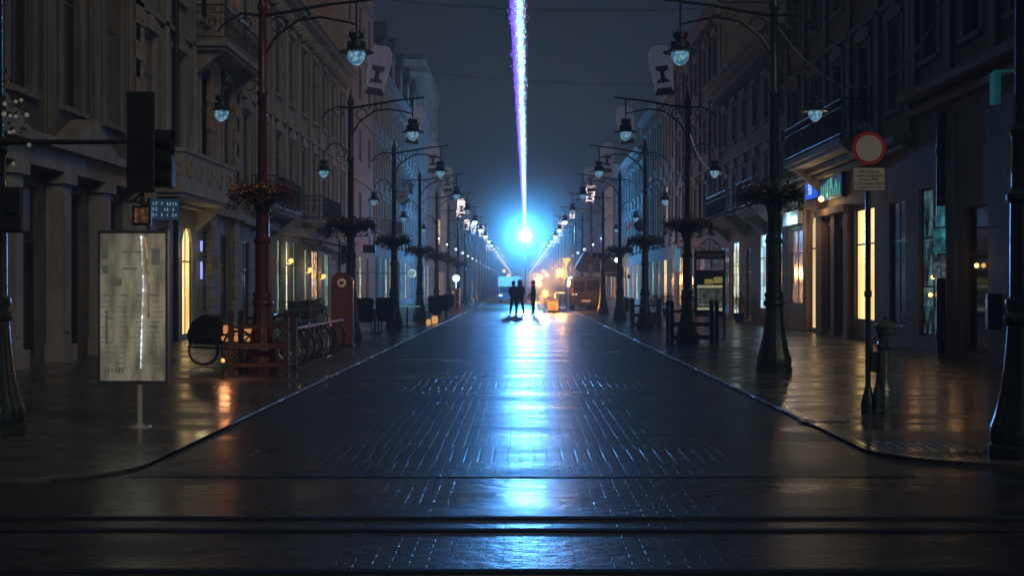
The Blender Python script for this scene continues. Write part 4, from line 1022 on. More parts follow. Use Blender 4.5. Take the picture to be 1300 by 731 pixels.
# striped banner
bn = MB()
for i, mm in enumerate(range(3)):
    bn.cur = i; bn.add([(X_at(433+i*6.4,38)+ .0, 38-.02*i, Z_at(336,38)), (X_at(433+(i+1)*6.4,38)-.004,38-.02*i-.02,Z_at(336,38)+.03), (X_at(433+(i+1)*6.4,38)-.004,38,Z_at(311,38)), (X_at(433+i*6.4,38),38,Z_at(311,38)),
       (X_at(433+i*6.4,38)+ .0, 38.03, Z_at(336,38)), (X_at(433+(i+1)*6.4,38)-.004,38.03,Z_at(336,38)+.03), (X_at(433+(i+1)*6.4,38)-.004,38.03,Z_at(311,38)), (X_at(433+i*6.4,38),38.03,Z_at(311,38))],
       [(0,1,2,3),(7,6,5,4),(0,4,5,1),(1,5,6,2),(2,6,7,3),(3,7,4,0)])
bno = bn.build('hanging_flag', [mat('flag_grey', (.25,.25,.27), .8), mat('flag_dark', (.03,.04,.08), .8), mat('flag_pink', (.5,.2,.17), .8, emit=(.7,.25,.2), estr=.06)])
tag(bno, 'small three-striped flag hanging above the dark red menu board', 'flag')
pf = MB(); pf.cyl((X_at(431,38),38.0,.02),(X_at(431,38),38.0,Z_at(305,38)),.03,.025,8); pf.cyl((X_at(431,38),38,Z_at(309,38)),(X_at(454,38),38,Z_at(309,38)),.015,.015,6)
pf = pf.build('flag_pole', M_IRONB); tag(pf, 'thin dark pole carrying the three-striped flag behind the menu board', 'pole')

# cafe chairs and tables
def make_chair():
    r = empty('cafe_chair')
    o = MB(); o.box(-.24,.24,-.24,.24,.40,.45); o.build('seat', M_BLACK, r)
    o = MB(); o.prism([(-.25,.451),(.25,.451),(.29,1.02),(.22,1.08),(-.22,1.08),(-.29,1.02)], 'y', -.27,-.22); o.build('backrest', M_BLACK, r)
    for sx in (-1,1):
        for sy in (-1,1):
            o = MB(); o.cyl((sx*.2,sy*.2,.4),(sx*.23,sy*.24,0),.02,.015,6); o.build('leg', M_BLACK, r)
    for sx in (-1,1): o = MB(); o.tube([(sx*.27,-.22,.7),(sx*.28,.1,.68),(sx*.26,.2,.42)],.018,6); o.build('armrest', M_BLACK, r)
    return r
ch = make_chair()
spots = [(462,41.5,'first high-backed black cafe chair right of the menu board'),(491,43,'second high-backed black cafe chair, beside the third left lamp'),(377,37.5,'dark cafe chair behind the bicycle rack'),(402,42,'dark chair near the warm lit window at left'),
         (560,62,'black cafe chair in the shade of the fifth left lamp'),(572,70,'small black chair farther down the left terrace'),(548,58,'black terrace chair beside the orange lanterns')]
for i, (px, d, lb) in enumerate(spots):
    o = ch if i == 0 else copy_tree(ch)
    o.location = (X_at(px,d), d, .02); o.rotation_euler = (0,0,R([6,-8,20,-30,10,-15,30][i])); o.scale = (1.0,1.0,1.05 if i < 2 else 1)
    tag(o, lb, 'chair', 'black chairs of the left terrace')
def make_table(teal=False):
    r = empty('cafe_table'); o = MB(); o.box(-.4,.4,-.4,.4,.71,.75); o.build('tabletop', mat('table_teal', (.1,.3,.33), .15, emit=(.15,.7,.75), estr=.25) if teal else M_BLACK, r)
    o = MB(); o.cyl((0,0,.71),(0,0,.03),.03,.03,8); o.lathe([(.25,0),(.25,.015),(.04,.04)],(0,0,0),14); o.build('leg', M_IRONB, r); return r
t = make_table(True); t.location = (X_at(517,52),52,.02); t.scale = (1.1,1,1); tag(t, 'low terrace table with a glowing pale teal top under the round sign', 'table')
t = make_table(); t.location = (X_at(476,44.5),44.5,.02); tag(t, 'dark cafe table between the two high-backed chairs', 'table')
rr = MB(); 
for z in (.95,.55): rr.cyl((-5.2,45.5,z),(-3.9,45.5,z),.012,.012,6)
for x in (-5.2,-4.55,-3.9): rr.cyl((x,45.5,.02),(x,45.5,1.0),.02,.02,6)
rr = rr.build('terrace_rail', M_IRONB); tag(rr, 'thin metal rail across the terrace behind the high-backed chairs', 'railing')
# round sign
rs = empty('round_shop_sign', (X_at(523,72), 72, Z_at(347,72))); tag(rs, 'round glowing white shop sign projecting over the left terrace', 'shop sign')
o = MB(); o.cyl((0,-.05,0),(0,.05,0),.24,.24,28); o.build('disc', mat_lit('round_white', (.55,.9,1), .8, (.45,.8,.9), (2,2,2)), rs)
o = MB(); o.torus((0,-.053,-.02),.11,.018,Matrix.Rotation(PI/2,4,'X'),18,4,.2,PI-.2); o.box(-.12,.12,-.06,-.051,-.06,-.03); o.torus((0,0,0),.245,.02,Matrix.Rotation(PI/2,4,'X'),28,5); o.build('emblem', mat('emblem_teal', (.02,.08,.1), .5), rs)
o = MB(); o.cyl((-.24,0,0),(-(9.3+X_at(523,72)),0,0),.02,.02,6); o.build('bracket', M_IRONB, rs)
# dark hanging sign
hs = MB(); hs.box(X_at(461,62),X_at(477,62),61.9,62,Z_at(321,62),Z_at(311,62)); hs.cyl((X_at(469,62),61.95,Z_at(311,62)),(X_at(469,62),61.95,Z_at(300,62)),.02,.02,6); hs.cyl((X_at(469,62),61.95,Z_at(300,62)),(-9.25,61.95,Z_at(300,62)),.02,.02,6)
hs = hs.build('hanging_sign', M_BLACK); tag(hs, 'small dark rectangular hanging sign above the terrace chairs', 'shop sign')
# orange lanterns
def make_cand():
    r = empty('candle_lantern'); o = MB(); o.lathe([(.1,0),(.12,.03),(.13,.2),(.09,.3)],(0,0,0),10); o.build('glass', mat('lantern_orange', (.8,.4,.15), .4, emit=(1,.5,.16), estr=.7), r, True)
    o = MB(); o.lathe([(.09,.301),(.1,.32),(.03,.38),(.01,.42)],(0,0,0),10); o.torus((0,0,.44),.05,.006,Matrix.Rotation(PI/2,4,'X'),12,4); o.build('lid', M_IRONB, r); return r
ca = make_cand(); ca.location = (X_at(552,56.5),56.5,.02); tag(ca, 'small orange glowing lantern on the ground by the left kerb', 'lantern', 'orange ground lanterns')
cb_ = copy_tree(ca); cb_.location = (X_at(544,54.5),54.5,.02); cb_.scale = (.7,.7,.7); tag(cb_, 'smaller dimmer lantern just left of the orange ground lantern', 'lantern', 'orange ground lanterns')
# lattice sign and potted shrubs
la = MB()
for x in (-.2,.2):
    for y in (-.1,.1): la.cyl((x,y,0),(x,y,1.3),.02,.02,6)
for i in range(7):
    la.cyl((-.2,-.1,i*.18),(.2,-.1,(i+1)*.18),.01,.01,5); la.cyl((.2,-.1,i*.18),(-.2,-.1,(i+1)*.18),.01,.01,5)
la.box(-.24,.24,-.03,.03,1.3,1.36); lo = la.build('lattice_stand', M_CHROME); lo.location = (X_at(579,78),78,.02); tag(lo, 'slim lattice stand topped by a glowing lamp on the left pavement', 'stand')
o = MB(); o.ball((0,0,1.9),.2,12,8); o.cyl((0,0,1.36),(0,0,1.72),.02,.02,6); o.build('lamp', mat('cold_lamp', (.5,.6,.6), .4, emit=(.6,.9,1), estr=2.5), lo)
def make_shrub(seed):
    random.seed(seed); r = empty('potted_shrub'); o = MB(); o.lathe([(.16,0),(.22,.36),(.24,.38),(.2,.38)],(0,0,0),12); o.build('pot', M_IRONB, r, True)
    o = MB()
    for i in range(500):
        v = Vector((random.gauss(0,1),random.gauss(0,1),random.gauss(0,1))).normalized()*random.uniform(.12,.38)*(1+.2*math.sin(seed+i*.05)); o.leaf((v.x,v.y,.82+v.z*1.1),random.uniform(.025,.05))
    o.build('foliage', M_LEAF, r); o = MB(); o.cyl((0,0,.3),(0,0,.75),.02,.015,6); o.build('stem', M_WOOD, r); return r
sh = [make_shrub(1), make_shrub(2)]
for i, (px, d, lb) in enumerate(((376,39,'round potted shrub standing behind the left bicycle rack'),(404,45,'potted shrub in front of the warm lit left window'),(846,70,'bushy potted plant by the pink-lit shopfront at right'),(833,60,'dark potted shrub between the right lamp posts'),(938,58,'potted shrub against the wall left of the second right lamp'))):
    o = sh[i] if i < 2 else copy_tree(sh[i % 2]); o.location = (X_at(px,d), d, .02); tag(o, lb, 'potted plant', 'potted shrubs on the pavements')

# ------------------------------------------------------------------ street objects, right
DS = 16.5; sx_ = X_at(1102, DS)
sg = empty('road_sign', (sx_, DS, .02)); tag(sg, 'round white no-vehicles sign with red rim above a lettered plate on a pole', 'road sign')
o = MB(); o.cyl((0,0,0),(0,0,3.34),.032,.032,12); o.lathe([(.08,0),(.085,.1),(.075,.16),(.05,.25),(.036,.32)],(0,0,0),14); o.lathe([(.036,1.35),(.045,1.36),(.045,1.42),(.036,1.43)],(0,0,0),12); o.build('pole', M_IRON, sg, True)
zc = Z_at(189, DS) - .02
o = MB(); o.cyl((0,-.045,zc),(0,-.035,zc),.195,.195,40); o.build('rim', M_RED, sg)
o = MB(); o.cyl((0,-.049,zc),(0,-.0455,zc),.152,.152,40); o.build('disc', M_SIGNW, sg)
zp = Z_at(228, DS) - .02
def rrect(w, h, r, n=5):
    p = []
    for cx, cz, a in ((w-r,h-r,0),(-w+r,h-r,90),(-w+r,-h+r,180),(w-r,-h+r,270)):
        for i in range(n+1): t = R(a+90*i/n); p.append((cx+r*math.cos(t), cz+r*math.sin(t)))
    return p
o = MB(); o.prism([(x, z+zp) for x, z in rrect(.19,.14,.02)], 'y', -.044,-.036); o.build('plate_border', M_BLACK, sg)
o = MB(); o.prism([(x, z+zp) for x, z in rrect(.18,.13,.015)], 'y', -.047,-.0445); pl = o.build('plate', M_SIGNW, sg)
text_mesh('plate_lettering', 'Nie dotyczy\nupoważnionych\nprzez UMŁ\noraz zaopatrzenia\nw godz. 6 - 10', .048, mat('ink', (.03,.03,.03), .6), pl, (0,-.0485,zp-.003), (R(90),0,0), ext=.001)
bx = MB(); bx.prism([(x+.11, z+.60) for x, z in rrect(.085,.12,.04)], 'y', -.06,.06); bx.build('meter_box', M_IRON, sg)

M_PUMP = mat('pump_paint', (.15,.19,.18), .2, .35, .45, 12, .4, 30)
pm = empty('water_pump', (X_at(1124,DS), DS-.02, .02)); tag(pm, 'old cast-iron street water pump with domed cap and flared base', 'water pump')
o = MB(); o.lathe([(.165,0),(.17,.05),(.15,.07),(.158,.12),(.15,.22),(.125,.30),(.112,.36),(.098,.5),(.09,.68),(.088,.74)], (0,0,0), 40, 10, .06); o.build('base', M_PUMP, pm, True)
o = MB(); o.lathe([(.088,.741),(.105,.76),(.11,.79),(.09,.82),(.088,.86),(.09,.9),(.10,.92),(.11,.93)], (0,0,0), 24); o.build('column', M_PUMP, pm, True)
o = MB(); o.lathe([(.11,.931),(.115,.97),(.12,.99),(.145,1.0),(.145,1.015),(.12,1.035),(.085,1.06),(.045,1.085),(.03,1.10),(.035,1.12),(.02,1.15),(.005,1.17)], (0,0,0), 28); o.build('cap', M_PUMP, pm, True)
o = MB(); o.torus((.035,-.13,.83),.045,.017,Matrix.Rotation(PI/2,4,'X'),18,6); o.cyl((.035,-.05,.83),(.035,-.14,.83),.035,.03,12); o.build('spout', M_PUMP, pm, True)
o = MB(); o.cyl((-.06,-.09,.06),(-.06,-.12,.75),.014,.012,8); o.tube([(-.11,0,.9),(-.16,.02,.8),(-.15,.03,.68)],.014,6); o.cyl((.11,-.02,1.0),(.15,-.02,1.0),.015,.015,6); o.build('handle', M_PUMP, pm, True)

# stacked teal signs at the facade
vsn = empty('hanging_shop_signs', (X_at(1192,30), 30, 0)); tag(vsn, 'narrow teal-lit stack of shop panels hanging beside the black drainpipe', 'shop sign')
o = MB(); o.box(-.12,.13,-.03,.03,Z_at(322,30),Z_at(290,30)); o.box(-.02,.12,-.03,.03,Z_at(288,30),Z_at(262,30)); o.build('upper_panel', mat_lit('panel_teal', (.1,.6,.7), .55, (.03,.2,.25), (7,7,7)), vsn)
o = MB(); o.box(-.12,.13,-.03,.03,Z_at(353,30),Z_at(324,30)); o.build('lower_panel', mat_lit('panel_grey', (.3,.42,.5), .3, (.1,.12,.14), (16,16,16)), vsn)
o = MB(); o.cyl((-.12,0,Z_at(289,30)),(9.28-X_at(1192,30),0,Z_at(289,30)),.015,.015,6); o.cyl((-.12,.02,Z_at(289,30)),(-.12,.02,Z_at(353,30)),.012,.012,6); o.build('bracket', M_IRONB, vsn)
# low bollard-ish letterbox at right door
mbx = empty('wall_box', (9.12, 27.6, .95)); tag(mbx, 'narrow metal box fixed to the wall right of the dark doorway', 'wall box')
o = MB(); o.box(-.08,.17,-.08,.08,-.3,.4); o.build('box_body', M_IRONB, mbx, bevel=.01); o = MB(); o.box(-.085,-.0805,-.05,.05,.1,.3); o.build('box_flap', M_CHROME, mbx)
# bags/rubble at the wall
# display case
dc = empty('display_case', (X_at(901,41), 41, .02)); tag(dc, 'ornate glass display case with pale poster and yellow notes, right pavement', 'display case')
o = MB()
for x in (-.42,.42): o.box(x-.035,x+.035,-.035,.035,0,2.55)
o.box(-.385,.385,-.03,.03,2.25,2.5); o.box(-.385,.385,-.03,.03,.6,.66); o.box(-.385,.385,-.03,.03,1.9,1.94); o.build('frame', M_IRON, dc)
o = MB(); o.torus((0,0,2.6),.22,.025,Matrix.Rotation(PI/2,4,'X'),16,5,.3,PI-.3); o.torus((-.2,0,2.62),.09,.018,Matrix.Rotation(PI/2,4,'X'),12,5); o.torus((.2,0,2.62),.09,.018,Matrix.Rotation(PI/2,4,'X'),12,5); o.cyl((0,0,2.5),(0,0,2.95),.02,.005,6); o.build('crown', mat('crown_metal', (.3,.3,.28), .3, .6, .1), dc)
o = MB(); o.box(-.384,.384,-.01,.01,.661,1.899); o.build('pane', mat('case_glass', (.04,.05,.05), .1), dc)
o = MB(); o.box(-.36,.36,-.02,-.0105,.9,1.42); o.build('poster', mat_lit('poster_lit', (.5,.52,.42), .22, (.12,.14,.13), (7,7,7)), dc)
o = MB(); o.box(-.36,.36,-.022,-.0105,.76,.86); o.box(-.36,.36,-.022,-.0105,1.43,1.5); o.build('lit_rail', mat('rail_lit', (.6,.6,.4), .4, emit=(.9,.9,.55), estr=.3), dc)
o = MB(); o.box(-.15,.1,-.03,-.0105,1.54,1.68); o.box(.12,.36,-.03,-.0105,1.56,1.74); o.build('yellow_notes', mat('yellow_note', (.7,.6,.15), .5, emit=(.9,.8,.2), estr=.15), dc)
o = MB()
for i in range(8): o.torus((-.33+i*.094,-.036,2.37),.035,.012,Matrix.Rotation(PI/2,4,'X'),10,4)
o.build('lattice_lettering', mat('pale_iron', (.4,.42,.4), .4), dc)
# litter bin, blue hanging panel, round hanging sign
lb_ = empty('litter_bin', (X_at(792,80), 80, .02)); tag(lb_, 'squat dark litter bin by the right kerb near the van', 'litter bin')
o = MB(); o.lathe([(.3,0),(.34,.1),(.36,.7),(.33,.72)],(0,0,0),16); o.build('bin_body', M_IRONB, lb_, True); o = MB(); o.lathe([(.37,.72),(.36,.78),(.2,.85),(.05,.87)],(0,0,0),16); o.build('lid', M_IRONB, lb_, True)
bp_ = empty('blue_sign_panel', (X_at(860,72), 72, Z_at(330,72))); tag(bp_, 'slanted pale blue sign panel hanging left of the third right lamp', 'shop sign')
o = MB(); o.prism([(-.16,-.5),(.1,-.6),(.14,.55),(-.08,.6)],'y',-.03,.03); o.build('panel', mat('paleblue', (.1,.25,.4), .4, emit=(.15,.45,.7), estr=.35), bp_)
o = MB(); o.cyl((.0,0,.62),(9.25-X_at(860,72),0,.62),.02,.02,6); o.build('bracket', M_IRONB, bp_)
rd = empty('round_hanging_sign', (X_at(812,75), 75, Z_at(286,75))); tag(rd, 'dark round sign disc hanging beside the fourth right lamp', 'shop sign')
o = MB(); o.cyl((0,-.04,0),(0,.04,0),.32,.32,24); o.build('disc', M_BLACK, rd); o = MB(); o.cyl((.3,0,.1),(9.25-X_at(812,75),0,.1),.02,.02,6); o.build('bracket', M_IRONB, rd)
fg = empty('red_pennant', (X_at(799,88), 88, Z_at(290,88))); tag(fg, 'small red pennant on a slanted pole above the right shops', 'flag')
o = MB(); o.prism([(-.25,-.25),(.25,.3),(.15,.4),(-.2,.0)],'y',-.01,.01); o.build('cloth', mat('red_cloth', (.45,.05,.06), .7, emit=(.6,.08,.08), estr=.05), fg); o = MB(); o.cyl((.1,0.02,.4),(1.9,.02,-.9),.02,.02,6); o.build('pole', M_IRONB, fg)

# cables sagging from right posts to the house fronts
def cable(name, a, c, sag, lb, r=.014, m=None):
    a = Vector(a); c = Vector(c); pts = [a.lerp(c, i/24) - Vector((0,0,4*sag*(i/24)*(1-i/24))) for i in range(25)]
    o = MB(); o.tube(pts, r, 6); o = o.build(name, m or mat('pale_cable', (.6,.65,.65), .4)); tag(o, lb, 'cable', 'garland cables'); return o
cable('garland_cable', (XR, 24.25, 6.0), (9.25, 30, 8.2), 1.75, 'pale sagging cable from the second right lamp to the facade')
cable('garland_cable', (XR, 36.8, 5.6), (9.25, 62, 9.0), 1.7, 'pale sagging cable from the third right lamp to the facade', .018)
cable('garland_cable', (XR, 49.5, 5.2), (6.6, 52, 7.2), 1.0, 'short pale sagging cable beside the fourth right lamp', .02)
for (d, za, zb, lb) in ((60, 14.0, 13.3, 'thin span wire crossing the sky near the top of the photo'), (75, 13.4, 12.2, 'second thin span wire crossing the sky behind the first')):
    cable('span_wire', (-9.25, d, za), (9.25, d, zb), .5, lb, .012, M_IRONB)

# ------------------------------------------------------------------ people
def make_person(name, label, joints, radii, edges, cols, loc, rz):
    me = bpy.data.meshes.new(name); me.from_pydata(joints, edges, []); o = bpy.data.objects.new(name, me); col.objects.link(o)
    md = o.modifiers.new('s', 'SKIN'); sk = me.skin_vertices[0].data
    for i, r in enumerate(radii): sk[i].radius = r if isinstance(r, tuple) else (r, r)
    sk[0].use_root = True
    sb = o.modifiers.new('u', 'SUBSURF'); sb.levels = 2; sb.render_levels = 2
    dg = bpy.context.evaluated_depsgraph_get(); nm = bpy.data.meshes.new_from_object(o.evaluated_get(dg))
    o.modifiers.clear(); o.data = nm; nm.materials.clear()
    for c in cols: nm.materials.append(c)
    for p in nm.polygons:
        z = p.center.z; x = p.center
        p.material_index = 0 if z < .09 else (1 if z < .93 else (2 if z < 1.50 else 3)); p.use_smooth = True
    o.location = loc; o.rotation_euler = (0,0,rz); tag(o, label, 'person', 'people standing in the street')
    return o
SKIN = mat('skin', (.5,.32,.25), .5); HAIR = mat('hair', (.04,.03,.02), .6)
def person(label, x, d, rz, spread=.1, armbend=0, lean=0, hood=False, sc=1, jacket=(.04,.045,.06), arms=(.0,.0)):
    J = [(0,0,.95),(0,lean*.3,1.15),(0,lean*.6,1.36),(0,lean*.8,1.5),(0,lean+.01,1.58),(0,lean+.02,1.70)]
    Rr = [(.19,.15),(.185,.145),(.205,.14),(.085,.08),(.095,.10),(.085,.095)]
    E = [(0,1),(1,2),(2,3),(3,4),(4,5)]
    for sg_ in (-1,1):
        b0 = len(J); J += [(sg_*.1,0,.88),(sg_*(.1+spread*.5),.02,.50),(sg_*(.1+spread),-.02,.09),(sg_*(.11+spread),.14,.04)]; Rr += [.115,.085,.06,(.055,.04)]
        E += [(0,b0),(b0,b0+1),(b0+1,b0+2),(b0+2,b0+3)]
        b1 = len(J); ab = arms[0 if sg_ < 0 else 1]
        J += [(sg_*.19,lean*.7,1.43),(sg_*.25,lean*.5-.02,1.14),(sg_*(.26-.1*ab),.1+.22*ab,.90+.25*ab),(sg_*(.25-.14*ab),.13+.27*ab,.82+.3*ab)]; Rr += [.08,.065,.048,(.045,.03)]
        E += [(2,b1),(b1,b1+1),(b1+1,b1+2),(b1+2,b1+3)]
    cols = [M_BLACK, mat('trousers', (.03,.035,.05), .8), mat('jacket'+label[:6], jacket, .7), SKIN]
    o = make_person('person', label, J, Rr, E, cols, (x, d, .0), rz); o.scale = (sc,sc,sc)
    h = MB(); h.lathe([(.03,1.80),(.07,1.795),(.098,1.76),(.108,1.70),(.10,1.64),(.07,1.60)] if not hood else [(.02,1.84),(.08,1.82),(.12,1.76),(.13,1.68),(.12,1.58),(.14,1.52)], (0,lean+.0,0), 14); h.build('hair' if not hood else 'hood', HAIR if not hood else cols[2], o, True)
    f = MB(); f.ball((0,lean+.115,1.675),.014,6,4); f.cyl((0,lean+.10,1.70),(0,lean+.125,1.67),.008,.012,6); f.box(-.025,.025,lean+.098,lean+.104,1.625,1.632)
    for q in (-1,1): f.ball((q*.032,lean+.098,1.705),.008,6,4); f.ball((q*.088,lean+.02,1.68),.02,6,4,1.4)
    f.build('face', SKIN, o)
    hd = MB()
    for sg_ in (-1,1):
        ab = arms[0 if sg_ < 0 else 1]; c = Vector((sg_*(.25-.14*ab),.13+.27*ab,.80+.3*ab))
        hd.obox(c,.03,.07,.08)
        for k_ in range(4): hd.tube([c+Vector((0,-.028+k_*.018,-.035)), c+Vector((-sg_*.004,-.028+k_*.018,-.07)), c+Vector((-sg_*.018,-.028+k_*.018,-.10+.006*abs(k_-1.5)))], .008, 5)
        hd.tube([c+Vector((0,.035,.01)), c+Vector((-sg_*.01,.055,-.02)), c+Vector((-sg_*.02,.05,-.055))], .009, 5)
    hd.build('hand', SKIN, o)
    return o
person('person in dark clothes standing at the left of the street pair, facing the light', X_at(652,75), 75, R(-25), .09, sc=.98, arms=(.3,0))
person('person in a hooded dark jacket at the right of the pair', X_at(660,75), 75.2, R(20), .12, hood=True, sc=1.0, arms=(.6,.4), jacket=(.03,.035,.05))
person('person in brownish jacket standing alone right of the pair', X_at(677,74), 74, R(95), .03, sc=1.0, arms=(.2,.5), jacket=(.08,.06,.05))

# ------------------------------------------------------------------ vehicles and works at the end of the street
vn = empty('van', (X_at(744,86), 86, 0)); tag(vn, 'dark van parked rear-on at the right side of the carriageway', 'van')
o = MB(); o.prism([(-1.0,.35),(1.0,.35),(1.02,1.1),(.93,1.95),(.82,2.08),(-.82,2.08),(-.93,1.95),(-1.02,1.1)],'y',0,4.6); o.build('body', mat('van_paint', (.05,.06,.09), .3, .2, .1, coat=.5), vn, bevel=.04)
for x in (-.42,.42):
    o = MB(); o.prism([(x-.36,1.2),(x+.36,1.2),(x+.33,1.82),(x-.33,1.82)],'y',-.02,.01); o.build('window', M_GLASS, vn)
o = MB(); o.box(-.008,.008,-.012,.0,.55,2.0); o.box(-1.0,1.0,-.01,.0,1.06,1.09); o.build('door_seam', M_BLACK, vn)
for x in (-.8,.8):
    o = MB(); o.cyl((x-.1,.7,.33),(x+.1,.7,.33),.33,.33,18); o.cyl((x-.1,3.7,.33),(x+.1,3.7,.33),.33,.33,18); o.build('wheel', M_RUBBER, vn)
o = MB(); o.box(-.26,.26,-.03,-.001,.55,.66); o.build('number_plate', mat('plate', (.7,.65,.6), .4, emit=(1,.8,.7), estr=.12), vn)
o = MB(); o.box(-.94,-.82,-.03,-.001,.95,1.35); o.build('tail_light', M_RED, vn); o = MB(); o.box(.82,.94,-.03,-.001,.95,1.35); o.build('tail_light', M_RED, vn)
o = MB()
for x in (-.78,-.60): o.ball((x,-.05,1.0),.04,6,5)
o.build('lamp', mat('van_lamp', (.6,.5,.4), .3, emit=(1,.85,.6), estr=2), vn)
o = MB(); o.box(-1.02,1.02,-.12,0,.36,.52); o.build('bumper', M_BLACK, vn)
# second white vehicle far left
v2 = empty('van', (X_at(647,125), 125, 0)); tag(v2, 'white-roofed van with pale box body far away left of the standing people', 'van')
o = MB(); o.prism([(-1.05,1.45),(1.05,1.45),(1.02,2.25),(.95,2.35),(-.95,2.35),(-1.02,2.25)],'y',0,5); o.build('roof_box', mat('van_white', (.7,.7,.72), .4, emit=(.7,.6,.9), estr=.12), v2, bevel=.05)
o = MB(); o.box(-1.0,1.0,.05,4.9,.35,1.449); o.build('body', mat('van_blue', (.08,.12,.2), .3), v2); o = MB(); o.box(-.85,.85,.0,.049,.95,1.4); o.build('windscreen', M_GLASS, v2)
for x in (-.8,.8):
    o = MB(); o.cyl((x-.1,.9,.33),(x+.1,.9,.33),.33,.33,16); o.cyl((x-.1,4,.33),(x+.1,4,.33),.33,.33,16); o.build('wheel', M_RUBBER, v2)
    o = MB(); o.box(x-.14,x+.14,-.03,.04,.62,.74); o.build('headlight', mat('headlight', (.6,.6,.6), .3, emit=(1,.95,.9), estr=2.5), v2)
# far car between
v3 = empty('car', (X_at(672,160), 160, 0)); tag(v3, 'far car with glowing headlights beyond the standing people', 'car')
o = MB(); o.prism([(-.85,.3),(.85,.3),(.87,.85),(.6,1.4),(-.6,1.4),(-.87,.85)],'y',0,4); o.build('body', mat('car_paint', (.1,.1,.12), .3), v3, bevel=.05)
for x in (-.65,.65): o = MB(); o.ball((x,-.05,.68),.13,8,6); o.build('headlight', mat('headlight_far', (.6,.6,.6), .3, emit=(1,.9,.8), estr=7), v3)
for x in (-.7,.7): o = MB(); o.cyl((x-.1,.7,.3),(x+.1,.7,.3),.3,.3,14); o.cyl((x-.1,3.2,.3),(x+.1,3.2,.3),.3,.3,14); o.build('wheel', M_RUBBER, v3)
# truss gantry with dark canopy
tg = empty('stage_canopy', (X_at(758,92), 92, 0)); tag(tg, 'dark blue canopy stage on pale truss poles behind the van', 'canopy')
for x in (-1.6,1.75):
    o = MB()
    for (a, c) in ((0,0),(.18,0),(0,.18),(.18,.18)): o.cyl((x+a,c,0),(x+a,c,5.0),.025,.025,6)
    for i in range(16): o.cyl((x,0,i*.3),(x+.18,0,(i+1)*.3),.012,.012,4)
    o.build('truss_pole', M_CHROME, tg)
o = MB(); o.prism([(-1.3,2.5),(2.2,2.0),(2.2,2.12),(1.4,2.9),(.2,3.6),(-.8,3.7),(-1.4,2.7)],'y',.3,3.5); o.build('canopy_cloth', mat('canopy', (.03,.06,.12), .6), tg)
o = MB(); o.box(-1.0,1.6,-.1,-.04,2.3,2.38); o.box(1.5,1.58,-.1,-.04,.2,2.3); o.build('front_frame', M_WHITE, tg)
# barriers with warning lamps
def make_barrier():
    r = empty('crowd_barrier'); o = MB(); o.tube([(-.7,0,.1),(-.7,0,1.1),(.7,0,1.1),(.7,0,.1)],.025,6); o.cyl((-.7,0,.25),(.7,0,.25),.02,.02,6)
    for i in range(9): o.cyl((-.56+i*.14,0,.25),(-.56+i*.14,0,1.1),.012,.012,5)
    o.build('bars', M_CHROME, r); o = MB()
    for x in (-.6,.6): o.box(x-.03,x+.03,-.3,.3,.0,.04); o.box(x-.02,x+.02,-.02,.02,.04,.25)
    o.build('feet', M_IRONB, r); return r
br_ = make_barrier()
for i, (px, d, rz, lb) in enumerate(((689,78,4,'metal crowd barrier just right of the lone standing person'),(703,82,-6,'metal crowd barrier beside the dark van'),(697,88,12,'metal crowd barrier behind the orange box'))):
    o = br_ if i == 0 else copy_tree(br_); o.location = (X_at(px,d), d, 0); o.rotation_euler = (0,0,R(rz)); tag(o, lb, 'barrier', 'crowd barriers near the van')
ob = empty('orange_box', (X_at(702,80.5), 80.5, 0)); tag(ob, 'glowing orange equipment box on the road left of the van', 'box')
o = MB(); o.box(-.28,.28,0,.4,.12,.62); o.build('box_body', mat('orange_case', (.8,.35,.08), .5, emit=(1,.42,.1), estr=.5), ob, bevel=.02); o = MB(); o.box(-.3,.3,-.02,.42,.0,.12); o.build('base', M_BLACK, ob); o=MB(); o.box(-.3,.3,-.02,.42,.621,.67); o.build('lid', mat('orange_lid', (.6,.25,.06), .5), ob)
def warm_lamp(px, py, d, r, e, lb, pw):
    w = empty('warning_lamp', (X_at(px,d), d, 0)); tag(w, lb, 'warning lamp'); z = Z_at(py,d)
    o = MB(); o.cyl((0,.02,0),(0,.02,z-r),.025,.025,8); o.lathe([(.2,0),(.18,.05),(.03,.09)],(0,.02,0),12); o.build('stand', M_IRONB, w)
    o = MB(); o.ball((0,0,z),r,14,9); o.build('lens', mat('amber_lens%d' % px, (.6,.3,.1), .3, emit=(1,.40,.06), estr=e*.17), w, True)
    l = bpy.data.lights.new('warm', 'POINT'); l.energy = pw; l.color = (1,.40,.10); l.shadow_soft_size = r*1.2
    lo = bpy.data.objects.new('warm_glow_light', l); col.objects.link(lo); lo.location = (X_at(px,d), d-r*2.4, z)
warm_lamp(711,347,83,.24,14,'bright orange warning lamp on a tall stand above the barriers', 620)
warm_lamp(692,373,79.3,.20,12,'lower orange warning lamp among the crowd barriers', 520)
warm_lamp(682,355,140,.3,12,'far warm lamp low beyond the lone person', 1500)
warm_lamp(646,350,200,.3,9,'distant warm white lamp left of the street end', 60)
tri = MB(); tri.prism([(-.28,.2),(.28,.2),(0,-.3)],'y',-.03,.03); tri = tri.build('triangle_sign', mat('give_way', (.8,.6,.15), .4, emit=(1,.65,.2), estr=1.2)); tri.location = (X_at(719,88),88,Z_at(332,88)); tag(tri, 'small glowing yellow inverted triangle sign above the van', 'road sign')
o = MB(); o.cyl((0,.05,-tri.location.z),(0,.05,.2),.03,.03,8); o.build('pole', M_IRONB, tri)
wl = MB(); wl.ball((0,0,0),.13,12,8); wl = wl.build('white_lamp', mat('white_lamp', (.6,.6,.6), .3, emit=(.75,.95,1), estr=8)); wl.location = (XR-.12+X_at(0,0)*0, 86.8, Z_at(330,86.8)); wl.location.x = X_at(782.5,86.8); tag(wl, 'small bright white lamp on the sixth right lamp post', 'lamp')
